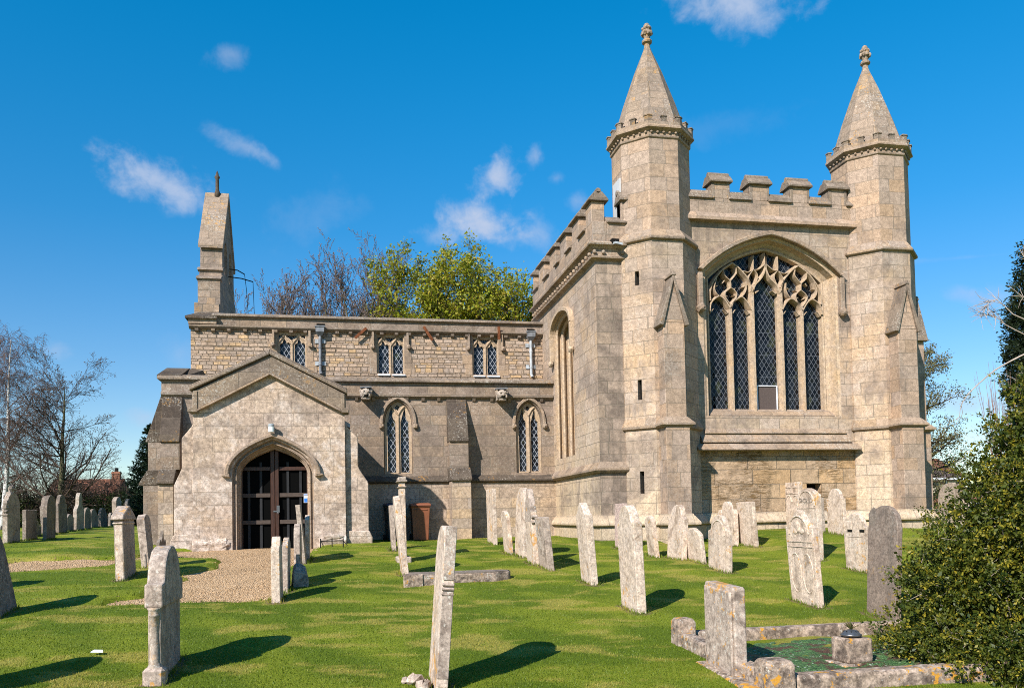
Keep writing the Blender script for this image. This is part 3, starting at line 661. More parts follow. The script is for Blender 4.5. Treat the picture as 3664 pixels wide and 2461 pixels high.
# --- gargoyles
def gargoyle(x, lead):
    mb = MB(); rr = random.Random(int(x*10))
    mb.prism([(x-.13, YA-.02, 3.36), (x+.13, YA-.02, 3.36), (x+.14, YA-.02, 3.62), (x-.14, YA-.02, 3.62)], (0, -.32, 0))
    mb.blob((x, YA-.40, 3.49), .165, 9, 7, (1.0, .9, .95), rr, .10)
    for s in (-1, 1): mb.blob((x+s*.14, YA-.34, 3.58), .055, 6, 5, rng=rr, jit=.2); mb.blob((x+s*.065, YA-.53, 3.55), .035, 6, 4); mb.blob((x+s*.085, YA-.50, 3.43), .05, 6, 4, rng=rr, jit=.2)
    mb.blob((x, YA-.56, 3.48), .05, 6, 5, (1, .9, 1)); mb.box(x-.09, x+.09, YA-.50, YA-.3, 3.33, 3.38)
    g = P('gargoyle', mb, 'grave_grey')
    mo = MB(); mo.blob((x, YA-.535, 3.42), .052, 7, 5, (1.2, .6, .7)); P('mouth', mo, 'void_dark', g)
    sp = MB(); sp.prism([(x-.16, YA-.45, 3.65), (x+.16, YA-.45, 3.66), (x+.15, YA-.02, 3.70), (x-.15, YA-.02, 3.70)], (0, 0, .035)); P('lead_spout', sp, 'lead_dark', g)
gargoyle(.58, 1); gargoyle(4.48, 1)

# --- clerestory
cw = MB(); fr = FY(YC); CX = (-1.52, 1.37, 4.28)
hol = [[(c-.42, 4.35), (c-.42, 5.56), (c+.42, 5.56), (c+.42, 4.35)] for c in CX]
panel(cw, fr, [(-4.35, 3.6), (6.3, 3.6), (6.3, 5.6), (-4.35, 5.6)], hol)
for h in hol: reveal(cw, fr, [(h, 0), ([(p[0], p[1]) for p in h], .2)], True)
cw.prismY([(-4.35, 3.6), (-4.35, 5.6), (-4.34, 5.6), (-4.34, 3.6)], YC+.004, YC+6.4)
P('clerestory_wall', cw, 'rubble')
for c in CX:                                                         # dressed window surrounds in the rubble
    q_ = MB()
    z = 4.33
    for k, (h, wl, wr) in enumerate(((.34, .21, .30), (.33, .30, .20), (.36, .20, .22))):
        q_.box(c-.42-wl, c-.418, YC-.012, YC+.10, z, z+h-.006); q_.box(c+.418, c+.42+wr, YC-.012, YC+.10, z, z+h-.006); z += h
    q_.box(c-.50, c-.418, YC-.012, YC+.1, z, 5.60); q_.box(c+.418, c+.50, YC-.012, YC+.1, z, 5.60); q_.box(c-.418, c+.418, YC-.012, YC+.1, 5.562, 5.60)
    P('window_surround', q_, 'moulding_stone')
cpar = MB(); cpar.box(-4.33, 6.3, YC-.04, YC+.4, 5.6, 5.93); cpar.prismX([(YC, 5.555), (YC-.06, 5.565), (YC-.14, 5.62), (YC-.14, 5.67), (YC-.04, 5.69)], -4.38, 6.09)
cpar.box(-4.40, -3.62, YC-.12, YC+.55, 5.70, 5.84); cpar.box(-4.33, -4.1, YC+.41, YC+6.4, 5.6, 5.93)
x = -4.22
while x < 6.0: cpar.prismX([(YC, 5.57), (YC-.12, 5.57), (YC-.10, 5.51), (YC-.03, 5.47), (YC, 5.47)], x, x+.10); x += .425+rg.uniform(-.04, .04)
par = P('clerestory_parapet', cpar, 'aisle_ashlar')
P('coping', MB().prismX([(YC-.14, 5.93), (YC-.14, 5.985), (YC-.06, 6.03), (YC+.1, 6.07), (YC+.45, 6.05), (YC+.45, 5.93)], -3.75, 6.3), 'coping_stone', par, bevel=.01)
P('coping', MB().prism([(-4.47, YC-.2, 5.84), (-3.6, YC-.2, 5.84), (-3.6, YC-.2, 5.90), (-4.47, YC-.2, 5.90)], (0, .8, 0)).prism([(-4.47, YC-.2, 5.90), (-3.6, YC-.2, 5.90), (-3.6, YC+.6, 6.2), (-4.2, YC+.6, 6.2)], (0, 0, .004)), 'weathered_stone', par)
P('nave_roof', MB().prismX([(YC+.4, 5.85), (YC+3.2, 6.0), (YC+6.2, 5.85), (YC+6.2, 3.0), (YC+.4, 3.0)], -4.2, 6.2), 'lead')
def clerestory_window(c):
    fr = FY(YC); mb = MB()
    def q(x, y): return (c+(x-618)*.00109, 4.35+(1432-y)*.00105)
    L1 = [q(*p) for p in ((300, 1430), (300, 640), (332, 608), (372, 590), (388, 520), (418, 478), (450, 520), (478, 600), (520, 575), (560, 600), (575, 640), (575, 1430))]
    L2 = [(p[0]+.00109*388, p[1]) for p in L1]
    sp = [[q(*p) for p in t] for t in (((255, 372), (372, 372), (330, 430), (255, 500)), ((470, 378), (755, 378), (700, 440), (640, 500), (612, 525), (585, 500), (520, 440)), ((858, 378), (975, 378), (975, 470), (900, 430)))]
    plate(mb, fr, [(c-.419, 4.352), (c+.419, 4.352), (c+.419, 5.558), (c-.419, 5.558)], [L1, L2]+sp, .09, .2)
    ribbon(mb, fr, [q(617, 1432), q(617, 520)], .062, .045, .15, face=.6)
    for o_ in (418, 806):
        for s in (-1, 1): ribbon(mb, fr, [q(o_, 318), q(o_+s*40, 430), q(o_+s*110, 520), q(o_+s*172, 610)], .062, .05, .13)
    for s in (-1, 1): mb.box(c+s*.40-.02, c+s*.40+.018, YC+.045, YC+.15, 4.355, 5.555)
    g = P('clerestory_window', mb, 'dressed_stone')
    gl = MB(); panel(gl, fr, [(c-.41, 4.36), (c+.41, 4.36), (c+.41, 5.55), (c-.41, 5.55)], (), .17); P('glass', gl, 'glass_nave', g)
    for s in (-1, 1):
        P('hood_mould', MB().box(c+s*.52-.035, c+s*.52+.035, YC-.10, YC-.015, 5.17, 5.60), 'moulding_stone', g, bevel=.012); P('label_stop', MB().blob((c+s*.54, YC-.08, 5.14), .075, rng=rg, jit=.2), 'moulding_stone', g)
    for a, b in ((-.385, -.02), (.05, .44)): P('lead_sill', MB().prismX([(YC-.05, 4.27), (YC-.05, 4.315), (YC+.16, 4.36), (YC+.16, 4.27)], c+a, c+b), 'sill_white', g, bevel=.01)
for c in CX: clerestory_window(c)
for x in (-.70, 5.70):
    mb = MB(); mb.tube([(x, YC-.10, 5.45), (x, YC-.10, 4.36), (x+.02, YC-.16, 4.27)], .045, 10)
    for z in (5.42, 5.05, 4.55): mb.tube([(x, YC-.10, z), (x, YC-.10, z+.05)], .056, 10)
    g = P('downpipe', mb, 'lead' if x > 0 else 'lead_dark')
    P('hopper', MB().loft([[(x-a, YC-.02-b, z), (x+a, YC-.02-b, z), (x+a, YC-.02, z), (x-a, YC-.02, z)] for a, b, z in ((.06, .13, 5.42), (.12, .22, 5.52), (.125, .22, 5.66), (.145, .24, 5.66), (.145, .24, 5.70))]), 'lead_dark', g)
    P('outlet', MB().box(x-.10, x+.14, YC-.055, YC-.03, 5.66, 5.80), 'void_dark', g)
    br = MB()
    for z in (5.22, 4.55):
        for s in (-1, 1): br.box(x+s*.10-.05, x+s*.10+.05, YC-.03, YC+.01, z, z+.12)
    P('bracket', br, 'lead', g)
for (x0, z0, x1, z1) in ((.66, 5.68, .32, 5.37), (2.37, 5.77, 2.63, 5.35), (4.69, 5.83, 4.69, 5.42)):
    d = Vector((x1-x0, 0, z1-z0)).normalized(); n = Vector((-d.z, 0, d.x))*.042
    a, b = Vector((x0, YC-.165, z0)), Vector((x1, YC-.165, z1))
    P('iron_strap', MB().prism([a-n, a+n, b+n, b-n], (0, .03, 0)), 'rust', bevel=.006)

# --- bellcote
bc = MB(); XB0, XB1 = -4.42, -3.76
prof = [(26.75, 5.9), (26.75, 7.52), (27.05, 7.60), (27.05, 7.9), (27.22, 8.0), (27.26, 8.74), (28.6, 10.78), (29.94, 8.74), (29.98, 8.0), (30.15, 7.9), (30.15, 7.6), (30.45, 7.5), (30.45, 5.9)]
arc = [[(y-.32, 7.95)] + [(y-.32*math.cos(math.pi*k/8), 8.7+.36*math.sin(math.pi*k/8)) for k in range(9)] + [(y+.32, 7.95)] for y in (28.05, 29.15)]
fb = Fr((XB1, 0, 0), (0, 1, 0), (-1, 0, 0)); panel(bc, fb, prof, arc); panel(bc, fb, prof, arc, XB1-XB0)
for h in arc: reveal(bc, fb, [(h, 0), (h, XB1-XB0)], True)
reveal(bc, fb, [(prof, 0), (prof, XB1-XB0)], True)
bel = P('bellcote', bc, 'bellcote_stone')
for s in (-1, 1):
    y0, y1 = 28.6, 28.6+s*1.46; cpg = MB()
    cpg.prism([(XB0-.05, y0, 10.80), (XB0-.05, y1, 8.60), (XB0-.05, y1, 8.72), (XB0-.05, y0, 10.93)], (XB1-XB0+.10, 0, 0))
    P('gable_coping', cpg, 'spire_stone', bel, bevel=.012)
P('string_course', MB().prismX([(26.97, 7.86), (27.0, 7.92), (27.2, 8.0), (27.2, 7.84)], XB0-.05, XB1+.05), 'bellcote_stone', bel); P('string_course', MB().prismX([(26.68, 7.50), (26.70, 7.56), (27.05, 7.70), (27.05, 7.48)], XB0-.04, XB1+.04), 'bellcote_stone', bel)
P('base', MB().box(XB0-.08, XB1-.02, 26.6, 27.0, 5.95, 6.72), 'bellcote_stone', bel)
P('finial', MB().lathe((-4.08, 28.55, 10.75), [(.10, 0), (.085, .18), (.06, .25), (.055, .62), (.085, .66), (.085, .70), (.05, .74), (.045, .80), (.0, .92)], 10), 'weathered_stone', bel, smooth=True)
br = MB(); br.tube([(-3.8, 29.2, 8.55), (-3.55, 29.3, 8.55), (-3.32, 29.3, 8.42)], .018, 6); br.tube([(-3.8, 28.6, 8.12), (-3.35, 28.7, 8.1), (-2.98, 28.7, 8.0)], .018, 6)
br.tube([(-3.32, 29.3, 8.42), (-3.26, 29.3, 7.9), (-3.20, 29.3, 6.9)], .010, 5); br.tube([(-2.98, 28.7, 8.0), (-2.95, 28.7, 7.0), (-2.93, 28.7, 6.7)], .010, 5)
P('bell_lever', br, 'iron', bel)

# --- porch
pc = -1.79; po = MB(); fr = FY(YP)
DC, DH = -1.745, .80
def door_arch(hw, zs, za): return opening(DC, hw, -1.2, zs, za, n=10, k=.60, kx=1.0)
d_out = door_arch(.965, 1.10, 1.985)
panel(po, fr, [(-3.6, -1.3), (-3.6, 2.62), (pc, 3.62), (-.015, 2.62), (-.015, -1.3)], [d_out])
po.prismX([(YP+.002, -1.3), (YA, -1.3), (YA, 2.45), (YP+.002, 2.45)], -3.58, -3.30); po.prismX([(YP+.002, -1.3), (YA, -1.3), (YA, 2.45), (YP+.002, 2.45)], -.30, -.03)
porch = P('porch', po, 'porch_ashlar')
sb = MB()
for s, xi, x1, x2, x3 in ((-1, -3.6, -3.885, -4.07, -4.15), (1, -.015, .31, .555, .64)):
    Y0, Y1 = YP+.155, YP+.75
    pr = [(xi, -1.3), (xi, 2.42), (xi+s*.06, 2.30), (x1, 2.02), (x1, 1.30), (x1+s*.03, 1.22), (x2-s*.02, .92), (x2, .86), (x2, -1.3)]
    P('porch_buttress', MB().prismY(pr, Y0, Y1), 'porch_ashlar', porch, bevel=.015); P('buttress_plinth', MB().prismY([(xi, -.30), (x2+s*.01, -.32), (x3, -.48), (x3, -1.3), (xi, -1.3)], Y0-.07, Y1+.02), 'porch_ashlar', porch, bevel=.015)
pl = MB()
for a, b in ((-3.62, -2.83), (-.66, .0)):
    P('plinth', MB().prismX([(YP+.02, -.40), (YP-.03, -.43), (YP-.09, -.52), (YP-.09, -.57), (YP-.06, -.60), (YP-.07, -1.3), (YP+.02, -1.3)], a, b), 'porch_ashlar', porch, bevel=.02)
gb = MB()                                                            # gable band, coping and drip
gb.prismY([(-3.60, 2.72), (-3.60, 3.12), (pc, 4.03), (.02, 3.08), (.02, 2.72), (-.10, 2.70), (pc, 3.60), (-3.47, 2.70)], YP-.10, YP+.35)
gb.prismY([(-3.70, 2.62), (-3.70, 2.70), (-3.58, 2.75), (-3.58, 3.13), (-3.47, 3.14), (-3.47, 2.62)], YP-.13, YP+.36); gb.prismY([(.09, 2.62), (.09, 2.70), (.0, 2.75), (.0, 3.10), (-.10, 3.10), (-.10, 2.62)], YP-.13, YP+.36)
gp = P('gable_parapet', gb, 'coping_stone', porch, bevel=.015)
rc = MB()
for xe, ze in ((-3.66, 3.13), (.06, 3.09)):
    P('coping', MB().prismY([(xe, ze), (pc, 4.035), (pc, 4.14), (xe, ze+.10)], YP-.17, YP+.42).prismY([(xe, ze+.10), (pc, 4.14), (pc, 4.19), (xe, ze+.15)], YP-.09, YP+.34), 'coping_stone', gp, bevel=.02)
dr = MB()
for xe in (-3.47, -.10): P('drip_mould', MB().prismY([(xe, 2.70), (pc, 3.60), (pc, 3.545), (xe, 2.645)], YP-.15, YP+.02), 'moulding_stone', gp, bevel=.008)
rf = MB(); rf.prismY([(-3.66, 2.40), (pc, 3.55), (.12, 2.40), (.12, 2.30), (pc, 3.42), (-3.66, 2.30)], YP+.352, YA)
P('porch_roof', rf, 'lead', porch)
dw = MB()
sts = [(door_arch(.965, 1.10, 1.985), .0), (door_arch(.93, 1.11, 1.95), .10), (door_arch(.90, 1.11, 1.91), .10), (door_arch(.885, 1.11, 1.895), .05), (door_arch(.865, 1.12, 1.875), .05), (door_arch(.86, 1.12, 1.86), .18), (door_arch(.835, 1.12, 1.82), .20), (door_arch(.83, 1.12, 1.81), .28), (door_arch(.80, 1.13, 1.76), .30), (door_arch(.795, 1.13, 1.755), .60)]
reveal(dw, fr, sts)
P('doorway', dw, 'moulding_stone', porch)
hb = MB(); band(hb, fr, [(p[0], p[1]) for p in door_arch(1.03, 1.12, 2.03)[1:-1]], [(p[0], p[1]) for p in door_arch(1.14, 1.10, 2.13)[1:-1]], -.12, .02)
for s in (-1, 1): hb.prismY([(DC+s*1.0, 1.04), (DC+s*1.0, 1.13), (DC+s*1.20, 1.12), (DC+s*1.20, 1.07)], YP-.13, YP+.01)
P('hood_mould', hb, 'moulding_stone', porch, bevel=.02)
for q in ((-2.93, YP-.02, -.55, .12, (1.3, .7, .8)), (-3.3, YP-.05, -.53, .10, (2.2, .6, .5)), (-.35, YP-.06, -.45, .10, (2.6, .6, .8))): P('broken_moulding', MB().blob(q[:3], q[3], 8, 6, q[4], rg, .2), 'porch_ashlar', porch)

# doors: two framed leaves of dark glazing with vertical bars behind the rails
YD = YP+.47
dm = MB(); panel(dm, FY(YD+.09), door_arch(.80, 1.13, 1.76)); door = P('porch_door', dm, 'door_glass')
for z in (1.29, .62, -.05, -.765):
    for a, b in ((DC-.80, DC-.11), (DC+.11, DC+.80)):
        zt = z+.05 if z < 1 else z+.04
        P('rail', MB().box(a, b, YD+.02, YD+.08, z-.05, zt), 'grey_wood' if z < 1 else 'door_wood', door, bevel=.004)
for x, w in ((DC-.055, .05), (DC+.05, .045)): P('stile', MB().box(x-w, x+w, YD-.005, YD+.085, -.82, 1.74 if x < DC else 1.73), 'door_wood', door, bevel=.006)
for s in (-1, 1): P('stile', MB().box(DC+s*.785-.015, DC+s*.785+.015, YD+.025, YD+.075, -.82, 1.25), 'door_wood', door)
for x in (DC-.63, DC-.34, DC+.31, DC+.62):
    P('bar', MB().box(x-.03, x+.03, YD+.055, YD+.075, -.72, 1.25 if abs(x-DC) > .5 else 1.45), 'bar_wood', door)
P('padlock', MB().box(DC+.04, DC+.11, YD-.03, YD-.006, .19, .36).box(DC-.04, DC+.07, YD-.025, YD-.007, .20, .235).tube([(DC+.075, YD-.03, .2), (DC+.075, YD-.05, .17), (DC+.075, YD-.03, .14)], .014, 6), 'metal_dull', door)
nt_ = P('notice', MB().box(DC+.70, DC+.79, YD-.02, YD+.015, .42, .64), 'paper_white', door)
P('blue_panel', MB().box(DC+.708, DC+.785, YD-.024, YD-.0205, .43, .535), 'sign_blue', nt_); P('yellow_band', MB().box(DC+.708, DC+.785, YD-.024, YD-.0205, .60, .635), 'sign_blue', nt_)
P('yellow_band', MB().box(DC+.72, DC+.775, YD-.027, YD-.0245, .612, .622), 'sign_yellow', nt_)
lm = P('porch_lamp', MB().lathe((-1.765, YP-.17, 2.14), [(.03, -.01), (.068, 0), (.07, .13), (.06, .135)], 16), 'lamp_white', porch, smooth=False)
P('lamp_cap', MB().lathe((-1.765, YP-.17, 2.265), [(.064, .0), (.075, .005), (.075, .055), (.06, .07), (.0, .075)], 16).box(-1.79, -1.74, YP-.12, YP, 2.27, 2.31), 'lamp_grey', lm)
P('doorstep', MB().box(-2.75, -.72, YP-.55, YP+.5, -1.2, -.80).box(-2.62, -.85, YP+.02, YP+.52, -1.2, -.775), 'paving_stone', porch, bevel=.02)
# ---------------------------------------------------------------- chapel with the great window and two turrets
XL = 6.1; T1, T2, TY = 7.735, 14.0, 19.75
ch = MB()
fx = FX(XL)
wl = opening(-22.62, 1.02, 1.60, 5.22, 5.70, k=.85, kx=1.0)
panel(ch, fx, [(-26.0, -1.2), (-YK, -1.2), (-YK, 6.4), (-26.0, 6.4)], [wl])
P('corner_strip', MB().box(XL+.004, 6.95, YK+.001, YK+.3, -1.2, 6.4), 'stained_ashlar')
ch.box(XL+.002, 15.0, 25.5, 26.0, -1.2, 7.0); ch.box(14.7, 15.0, 20.2, 25.498, -1.2, 7.2)
chapel = P('chapel_wall', ch, 'chapel_ashlar')
ww = MB(); fk = FY(YK); WC = 10.80
def big(hw, zs, za, zb=2.40): return opening(WC, hw, zb, zs, za, n=14, k=.80, kx=.58)
b_out = big(1.89, 6.11, 7.03)
panel(ww, fk, [(8.3, 1.5), (13.4, 1.5), (13.4, 7.4), (8.3, 7.4)], [b_out])
P('window_wall', ww, 'chapel_ashlar')
lo = MB(); so = [(11.62, .28), (11.62, .66), (12.04, .66), (12.04, .28)]
panel(lo, fk, [(8.3, -1.2), (13.4, -1.2), (13.4, 1.5), (8.3, 1.5)], [so]); reveal(lo, fk, [(so, 0), (so, .3)], True)
low = P('window_wall', lo, 'chapel_eroded')
vo_ = MB(); panel(vo_, fk, so, (), .29); P('vent_opening', vo_, 'void_dark', low)
# string courses and plinths
st_ = MB()
def ringpath(mb, pts, prof):
    """profile (out, z) swept round a polyline of wall points with outward normals"""
    n = len(pts); rings = []
    for i, p in enumerate(pts):
        ds = []
        if i > 0: ds.append((Vector(pts[i])-Vector(pts[i-1])).normalized())
        if i < n-1: ds.append((Vector(pts[i+1])-Vector(pts[i])).normalized())
        ns = [Vector((d.y, -d.x)) for d in ds]
        m = ns[0] if len(ns) == 1 else (ns[0]+ns[1])/(1+ns[0].dot(ns[1]))
        rings.append([(p[0]+m.x*o, p[1]+m.y*o, z) for o, z in prof])
    mb.loft(rings, True, True)
SP = [(0, 1.26), (.13, 1.10), (.13, 1.05), (.08, 1.0), (0, 1.0)]
PL = [(0, -.04), (.02, -.045), (.03, -.075), (.03, -.085), (.05, -.10), (.15, -.24), (.155, -.27), (.15, -.30), (.07, -.33), (.07, -1.2), (0, -1.2)]
ringpath(st_, [(XL, 26), (XL, YK), (6.79, YK)], SP)
P('string_course', st_, 'moulding_stone', chapel)
pl = MB(); ringpath(pl, [(XL, 26), (XL, YK), (6.79, YK)], PL)
P('plinth', pl, 'chapel_ashlar', chapel)
pl = MB(); ringpath(pl, [(8.5, YK), (13.2, YK)], PL); P('plinth', pl, 'chapel_ashlar', low)
# left parapet: hollow cornice with ball flowers, string, crenellations
co = MB(); CP = [(0, 6.22), (.05, 6.25), (.13, 6.27), (.14, 6.31), (.06, 6.35), (.05, 6.50), (.13, 6.57), (.20, 6.58), (.21, 6.62), (.16, 6.66), (.08, 6.70), (0, 6.74)]
ringpath(co, [(XL, 26), (XL, YK), (6.85, YK)], CP)
y = 19.55
while y < 25.9: co.blob((XL-.105, y, 6.42), .052, 7, 5); y += .285
for x in (6.05, 6.28, 6.78): co.blob((x, YK-.105, 6.42), .052, 7, 5)
P('cornice', co, 'moulding_stone', chapel)
pr = MB(); pr.box(XL-.06, XL+.30, YK-.06, 26.06, 6.70, 7.20); pr.box(XL+.30, 6.95, YK-.06, YK+.30, 6.70, 7.20)
sp_ = MB(); sp_.prism([(6.5, YK-.16, 6.60), (6.66, YK-.16, 6.60), (6.68, YK-.40, 6.52), (6.50, YK-.40, 6.55)], (0, 0, .05)); 
lpar = P('chapel_parapet', pr, 'turret_ashlar', bevel=.01)
P('lead_spout', sp_, 'lead', lpar); P('spout_hole', MB().box(6.47, 6.66, YK-.216, YK-.05, 6.61, 6.73), 'void_dark', lpar)
def cren(mb, y0, y1):
    mb.prism([(XL-.13, y0, 7.16), (XL-.13, y0, 7.20), (XL+.16, y0, 7.40), (XL+.31, y0, 7.24), (XL+.31, y0, 7.16)], (0, y1-y0, 0))
def merlon_left(y0, y1):
    m_ = P('merlon', MB().box(XL-.05, XL+.29, y0+.05, y1-.05, 7.19, 7.74), 'turret_ashlar', lpar, bevel=.012)
    q = MB().prism([(XL-.14, y0-.03, 7.74), (XL-.14, y0-.03, 7.79), (XL+.02, y0-.03, 7.97), (XL+.22, y0-.03, 7.97), (XL+.38, y0-.03, 7.79), (XL+.38, y0-.03, 7.74)], (0, y1-y0+.06, 0))
    q.tube([(XL+.12, y0-.03, 7.99), (XL+.12, y1+.03, 7.99)], .075, 8); P('merlon_coping', q, 'coping_stone', lpar, bevel=.01)
cps = MB()
edges = [(19.42, 20.02), (20.55, 21.33), (21.82, 22.62), (23.02, 23.82), (24.45, 25.25), (25.85, 26.05)]
for a, b in edges: merlon_left(a, b)
for k in range(len(edges)-1): q = MB(); cren(q, edges[k][1]-.05, edges[k+1][0]+.05); P('coping', q, 'coping_stone', lpar, bevel=.01)
cps.prism([(6.40, YK-.13, 7.16), (6.40, YK-.13, 7.20), (6.40, YK+.16, 7.40), (6.40, YK+.30, 7.24), (6.40, YK+.30, 7.16)], (.5, 0, 0)); P('coping', cps, 'coping_stone', lpar, bevel=.01); cps = MB()
P('merlon', MB().box(6.79, 7.0, YK-.05, YK+.29, 7.19, 7.74), 'turret_ashlar', lpar, bevel=.012)
cps.prism([(6.74, YK-.14, 7.74), (6.74, YK-.14, 7.79), (6.74, YK+.02, 7.97), (6.74, YK+.22, 7.97), (6.74, YK+.38, 7.74)], (.3, 0, 0)); cps.tube([(6.72, YK+.12, 7.99), (7.0, YK+.12, 7.99)], .075, 8)
P('merlon_coping', cps, 'coping_stone', lpar, bevel=.01)

# left window with deep mouldings
lw = MB()
def wo(hw, zs, za, zb=1.6): return opening(-22.62, hw, zb, zs, za, k=.85, kx=1.0)
reveal(lw, fx, [(wo(h_, 5.20+(h_-.7)*.06, 5.36+(h_-.7)*1.05), d_) for h_, d_ in ((1.02, 0), (1.02, .05), (.97, .055), (.945, .09), (.97, .125), (1.03, .13), (1.03, .20), (.92, .205), (.885, .25), (.92, .30), (.99, .305), (.99, .38), (.86, .385), (.82, .43), (.85, .475), (.90, .48), (.90, .53), (.76, .535), (.70, .60), (.69, .72))])
lwin = P('chapel_side_window', lw, 'dressed_stone', chapel)
lt = MB(); hl = []
for k in (-1, 0, 1):
    c = -22.62+k*.45; hl.append(opening(c, .165, 1.62, 4.35, 4.72, k=.8, kx=1.0))
hl += [[(-22.62+k*.225-.13, 4.90), (-22.62+k*.225, 5.18), (-22.62+k*.225+.13, 4.90), (-22.62+k*.225, 4.66)] for k in (-1, 1)]
plate(lt, fx, wo(.715, 5.17, 5.39, 1.605), hl, .60, .74); P('tracery', lt, 'dressed_stone', chapel)
gl = MB(); panel(gl, fx, wo(.71, 5.17, 5.38, 1.61), (), .70); P('glass', gl, 'glass_chapel', chapel)
hb = MB(); band(hb, fx, wo(1.05, 5.22, 5.73)[1:-1], wo(1.17, 5.22, 5.84)[1:-1], -.13, .01)
for s in (-1, 1):
    a = -22.62+s*1.11; hb.prism([fx(a-.06, 4.5, -.12), fx(a+.06, 4.5, -.12), fx(a+.06, 5.24, -.12), fx(a-.06, 5.24, -.12)], (.125, 0, 0)); hb.blob(tuple(fx(a, 4.45, -.09)), .095, rng=rg, jit=.15)
P('hood_mould', hb, 'dressed_stone', chapel, bevel=.015)
P('sill', MB().prism([fx(-23.7, 1.05, -.08), fx(-23.7, 1.16, -.08), fx(-23.7, 1.61, .42), fx(-23.7, 1.05, .42)], (0, 2.2, 0)), 'moulding_stone', chapel)

# great east window
gw = MB()
reveal(gw, fk, [(b_out, 0), (big(1.84, 6.08, 6.985), .03), (big(1.80, 6.07, 6.965), .03), (big(1.785, 6.065, 6.955), .09), (big(1.745, 6.05, 6.94), .22), (big(1.66, 6.01, 6.85), .30), (big(1.64, 6.0, 6.81), .27), (big(1.60, 5.97, 6.77), .29), (big(1.585, 5.965, 6.755), .52)])
gwin = P('great_window', gw, 'dressed_stone')
gl = MB(); panel(gl, fk, big(1.60, 5.965, 6.76, 2.42), (), .46); P('glass', gl, 'glass_chapel', gwin)
tr = MB(); D0, D1 = .23, .47
MU = (9.79, 10.405, 11.215, 11.81)
for k, x in enumerate(MU):
    ribbon(tr, fk, [(x, 2.40), (x, 5.30 if k in (0, 3) else 5.72)], .11 if k in (0, 3) else .15, D0, D1, face=.42)
half = [([(10.37, 5.66), (10.36, 5.84), (10.29, 6.01), (10.18, 6.14), (10.04, 6.28), (9.87, 6.40)], .12), ([(10.41, 5.64), (10.5, 5.86), (10.66, 6.02), (10.75, 6.17), (10.79, 6.34), (10.80, 6.70)], .13),
        ([(9.235, 5.40), (9.235, 5.63), (9.30, 5.84), (9.43, 6.03), (9.61, 6.23), (9.87, 6.40)], .11),
        ([(9.215, 5.13), (9.24, 5.31), (9.34, 5.44), (9.49, 5.52), (9.64, 5.42), (9.78, 5.20)], .10), ([(9.79, 5.20), (9.86, 5.37), (9.97, 5.46), (10.10, 5.52), (10.23, 5.42), (10.37, 5.20)], .10),
        ([(9.79, 5.30), (9.66, 5.48), (9.65, 5.62), (9.81, 5.76)], .075), ([(9.79, 5.30), (9.93, 5.45), (9.965, 5.60), (9.90, 5.69), (9.81, 5.76)], .075),
        ([(9.81, 5.74), (9.795, 5.92), (9.70, 6.01), (9.635, 6.09), (9.62, 6.22)], .07), ([(9.795, 5.92), (9.91, 6.05), (9.975, 6.15), (9.96, 6.30)], .07),
        ([(9.49, 5.52), (9.41, 5.58), (9.355, 5.70), (9.365, 5.82), (9.42, 5.98)], .07), ([(10.10, 5.52), (10.18, 5.61), (10.24, 5.75), (10.235, 5.93)], .07),
        ([(10.16, 6.20), (10.31, 6.18), (10.46, 6.24), (10.61, 6.27), (10.78, 6.40)], .07), ([(10.46, 6.24), (10.45, 6.38), (10.46, 6.62)], .065),
        ([(10.39, 5.80), (10.31, 5.99), (10.36, 6.13), (10.46, 6.25)], .065), ([(10.46, 6.25), (10.56, 6.12), (10.54, 5.97), (10.46, 5.84)], .065)]
cusp = [((9.235, 5.10), (9.33, 5.20), .07), ((9.735, 5.10), (9.63, 5.20), .07), ((9.85, 5.10), (9.94, 5.20), .07), ((10.33, 5.10), (10.24, 5.20), .07), ((10.50, 5.66), (10.62, 5.72), .10),
        ((9.36, 5.80), (9.46, 5.80), .06), ((9.66, 5.95), (9.60, 5.87), .05), ((10.22, 5.82), (10.12, 5.78), .06), ((9.88, 5.72), (9.97, 5.76), .05), ((9.95, 5.56), (9.87, 5.56), .05), ((9.66, 5.56), (9.73, 5.53), .05)]
for s in (1, -1):
    mir = lambda p: p if s == 1 else (2*WC-p[0], p[1])
    for path, w in half: ribbon(tr, fk, [mir(p) for p in path], w*.72, D0+.0, D1, face=.30)
    for a, b, w in cusp: ribbon(tr, fk, [mir(a), mir(b)], w, D0+.05, D1-.05, taper=.15, face=.5)
P('tracery', tr, 'dressed_stone', gwin)
hb = MB(); band(hb, fk, big(1.92, 6.08, 7.05)[1:-1], big(2.04, 6.12, 7.17)[1:-1], -.15, .01)
for s in (-1, 1):
    x = WC+s*1.98; hb.box(x-.065, x+.065, YK-.125, YK+.01, 5.20, 6.02); P('label_stop', MB().blob((x, YK-.09, 5.12), .12, 9, 7, rng=rg, jit=.14), 'moulding_stone', gwin)
P('hood_mould', hb, 'moulding_stone', gwin, bevel=.018)
sl = MB(); N = 5
zz = [2.62, 2.40, 2.16, 1.93, 1.70, 1.50]; xx = [(9.02, 12.58), (8.93, 12.68), (8.85, 12.78), (8.72, 12.88), (8.56, 13.06)]; yy = [.30, .14, .05, -.04, -.13, -.25]
for k in range(N):
    sl.prismX([(YK+yy[k]+.012, zz[k]-.006), (YK+yy[k+1]-.03, zz[k+1]+.05), (YK+yy[k+1]-.03, zz[k+1]+.012), (YK+.45, zz[k+1]+.012), (YK+.45, zz[k]-.006)], *xx[k])
P('sloping_sill', sl, 'moulding_stone', gwin, bevel=.008)
P('mesh_grille', MB().box(10.53, 11.09, YK+.40, YK+.415, 2.52, 3.22), 'grille_brown', gwin)
fm = MB()
